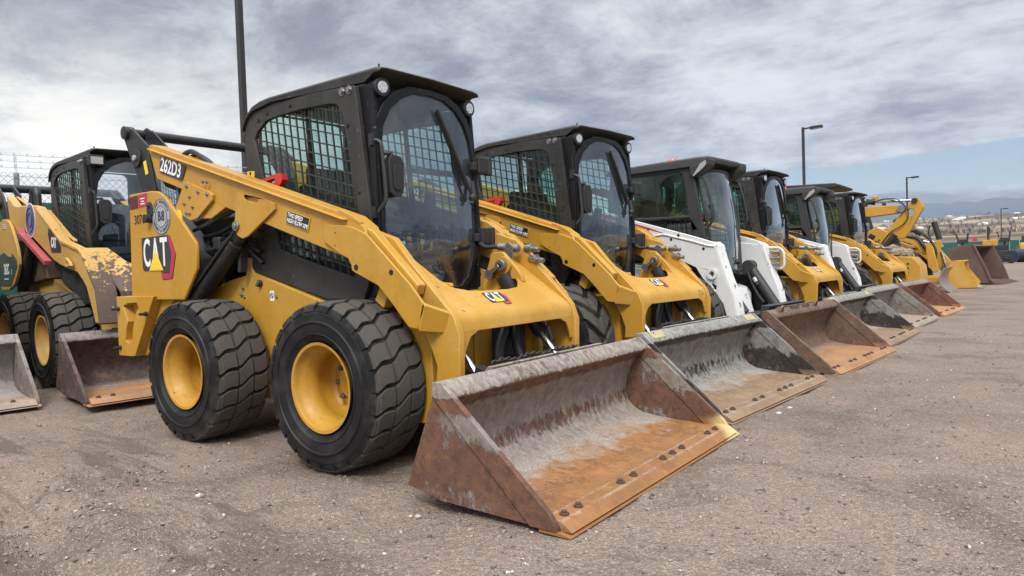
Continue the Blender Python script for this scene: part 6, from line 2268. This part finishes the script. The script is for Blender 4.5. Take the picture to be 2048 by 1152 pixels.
def light_pole(x, y, z0, top, label, w=.13):
    root = empty('light_pole', (x, y, z0))
    tag(root, label, 'light pole', 'yard light poles')
    b = B()
    b.cyl((0, 0, 0), (0, 0, .5), .25, 16)
    b.obj('base', plain('pole_footing', (.35, .33, .30), .9), root, .02)
    b = B()
    b.box((-w / 2, -w / 2, .5), (w / 2, w / 2, top))
    b.obj('pole', M['pole'], root, .01)
    b = B()
    b.bar((w / 2, 0, top - .08), (.40, 0, top - .06), .06, .08)
    b.prism([(.36, top - .16), (.36, top - .02), (.95, top + .0), (.95, top - .12)], -.17, .17)
    h = b.obj('lamp_head', M['pole'], root, .012)
    b = B()
    b.prism([(.42, top - .172), (.42, top - .160), (.90, top - .128), (.90, top - .140)], -.13, .13)
    b.obj('lens', M['lampdim'], h)
light_pole(-8.49, 5.19, 0, 7.7, 'tall dark pole rising behind the cab of the nearest loader', .115)
light_pole(-5.61, 36.0, 0, 7.75, 'dark light pole with a flat lamp head above the middle loaders')
light_pole(-5.03, 68.85, 0, 7.8, 'distant light pole rising behind the raised excavator boom')
light_pole(-.16, 134.8, land_z(-.16, 134.8), 7.7 - land_z(-.16, 134.8), 'smallest light pole at the far right in front of the plain')

# ------------------------------------------------------------------ machines
G = 'skid steer loaders parked with their buckets on the ground'
A = build_cat('nearest yellow loader with black cab and rusty orange bucket', 'skid steer', G)
def copy_of(src, loc, rz, label, z=0):
    o = dup(src)
    tag(o, label, 'skid steer', G)
    o.location = (loc[0], loc[1], z)
    o.rotation_euler = (0, 0, rz)
    return o
Bm = copy_of(A, (-.022, 2.191), -.084, 'second yellow loader, its black bucket caked with grey concrete')
Dm = copy_of(A, (.167, 6.149), -.055, 'yellow loader between the two white ones, black and grey bucket')
Fm = copy_of(A, (.331, 10.516), -.091, 'farthest yellow loader of the row, red brown bucket, dark canopy behind')
for mm in (Bm, Dm, Fm):
    for w in mm.children:
        if w.name.startswith('wheel'):
            for t in w.children:
                if t.name.startswith('tyre'):
                    t.data = TYRE_B
Cm = build_white('white loader with orange beacon on its dark roof and brown bucket', 'skid steer', G)
Cm.location = (.16, 4.247, 0)
Cm.rotation_euler = (0, 0, -.09)
Em = copy_of(Cm, (.157, 8.35), -.06, 'smaller looking white loader farther along the row with a grey bucket')
Om = build_old('older yellow loader behind on the left with scraped paint and purple round badge', 'skid steer', G)
Om.location = (-4.1, .433, .05)
Om.rotation_euler = (0, 0, -.101)
Pm = copy_of(Om, (-4.66, -1.50), -.10, 'loader at the left edge of which only a concrete caked grey bucket shows', .05)
k = bucket(A, M['bk_rust'])
build_chain(k, -.42, .32)
bucket(Bm, M['bk_black'], marks=True)
build_chain(Bm.children[-1] if False else [c_ for c_ in Bm.children if c_.name.startswith('bucket')][0], -.45, .25)
bucket(Cm, M['bk_brown'], rings=True)
bucket(Dm, M['bk_black'], marks=True)
bucket(Em, M['bk_grey'])
bucket(Fm, M['bk_red'])
bucket(Om, M['bk_dark'], dx=-.02)
bucket(Pm, M['bk_grey'], dx=-.05)

mini_excavator_near('yellow mini excavator under a black canopy with its boom stretched over a rubble filled bucket')
mini_excavator_blade('small excavator with a curved worn steel dozer blade lowered in front')
backhoe('yellow backhoe with upright black cylinder and yellow bucket flat on the ground')
wheel_loader('large loader holding a big dark brown toothed bucket at the end of the row')
paver('black and yellow road paver with upright exhaust in front of the green fence')
roller('yellow road roller at the right edge beside orange covers')

# ------------------------------------------------------------------ air
b = B()
b.box((-9900, -1500, -60), (9900, 9900, 900))
m = bpy.data.materials.new('valley_haze')
m.use_nodes = True
g = NT(m.node_tree)
out = g.n('ShaderNodeOutputMaterial')
pv = g.n('ShaderNodeVolumePrincipled')
pv.inputs['Color'].default_value = (0.60, 0.75, 0.97, 1)
pv.inputs['Density'].default_value = HAZE
g.t.links.new(pv.outputs[0], out.inputs['Volume'])
o = b.obj('haze', m)
tag(o, 'thin blue haze over the valley', 'haze', kind='stuff')
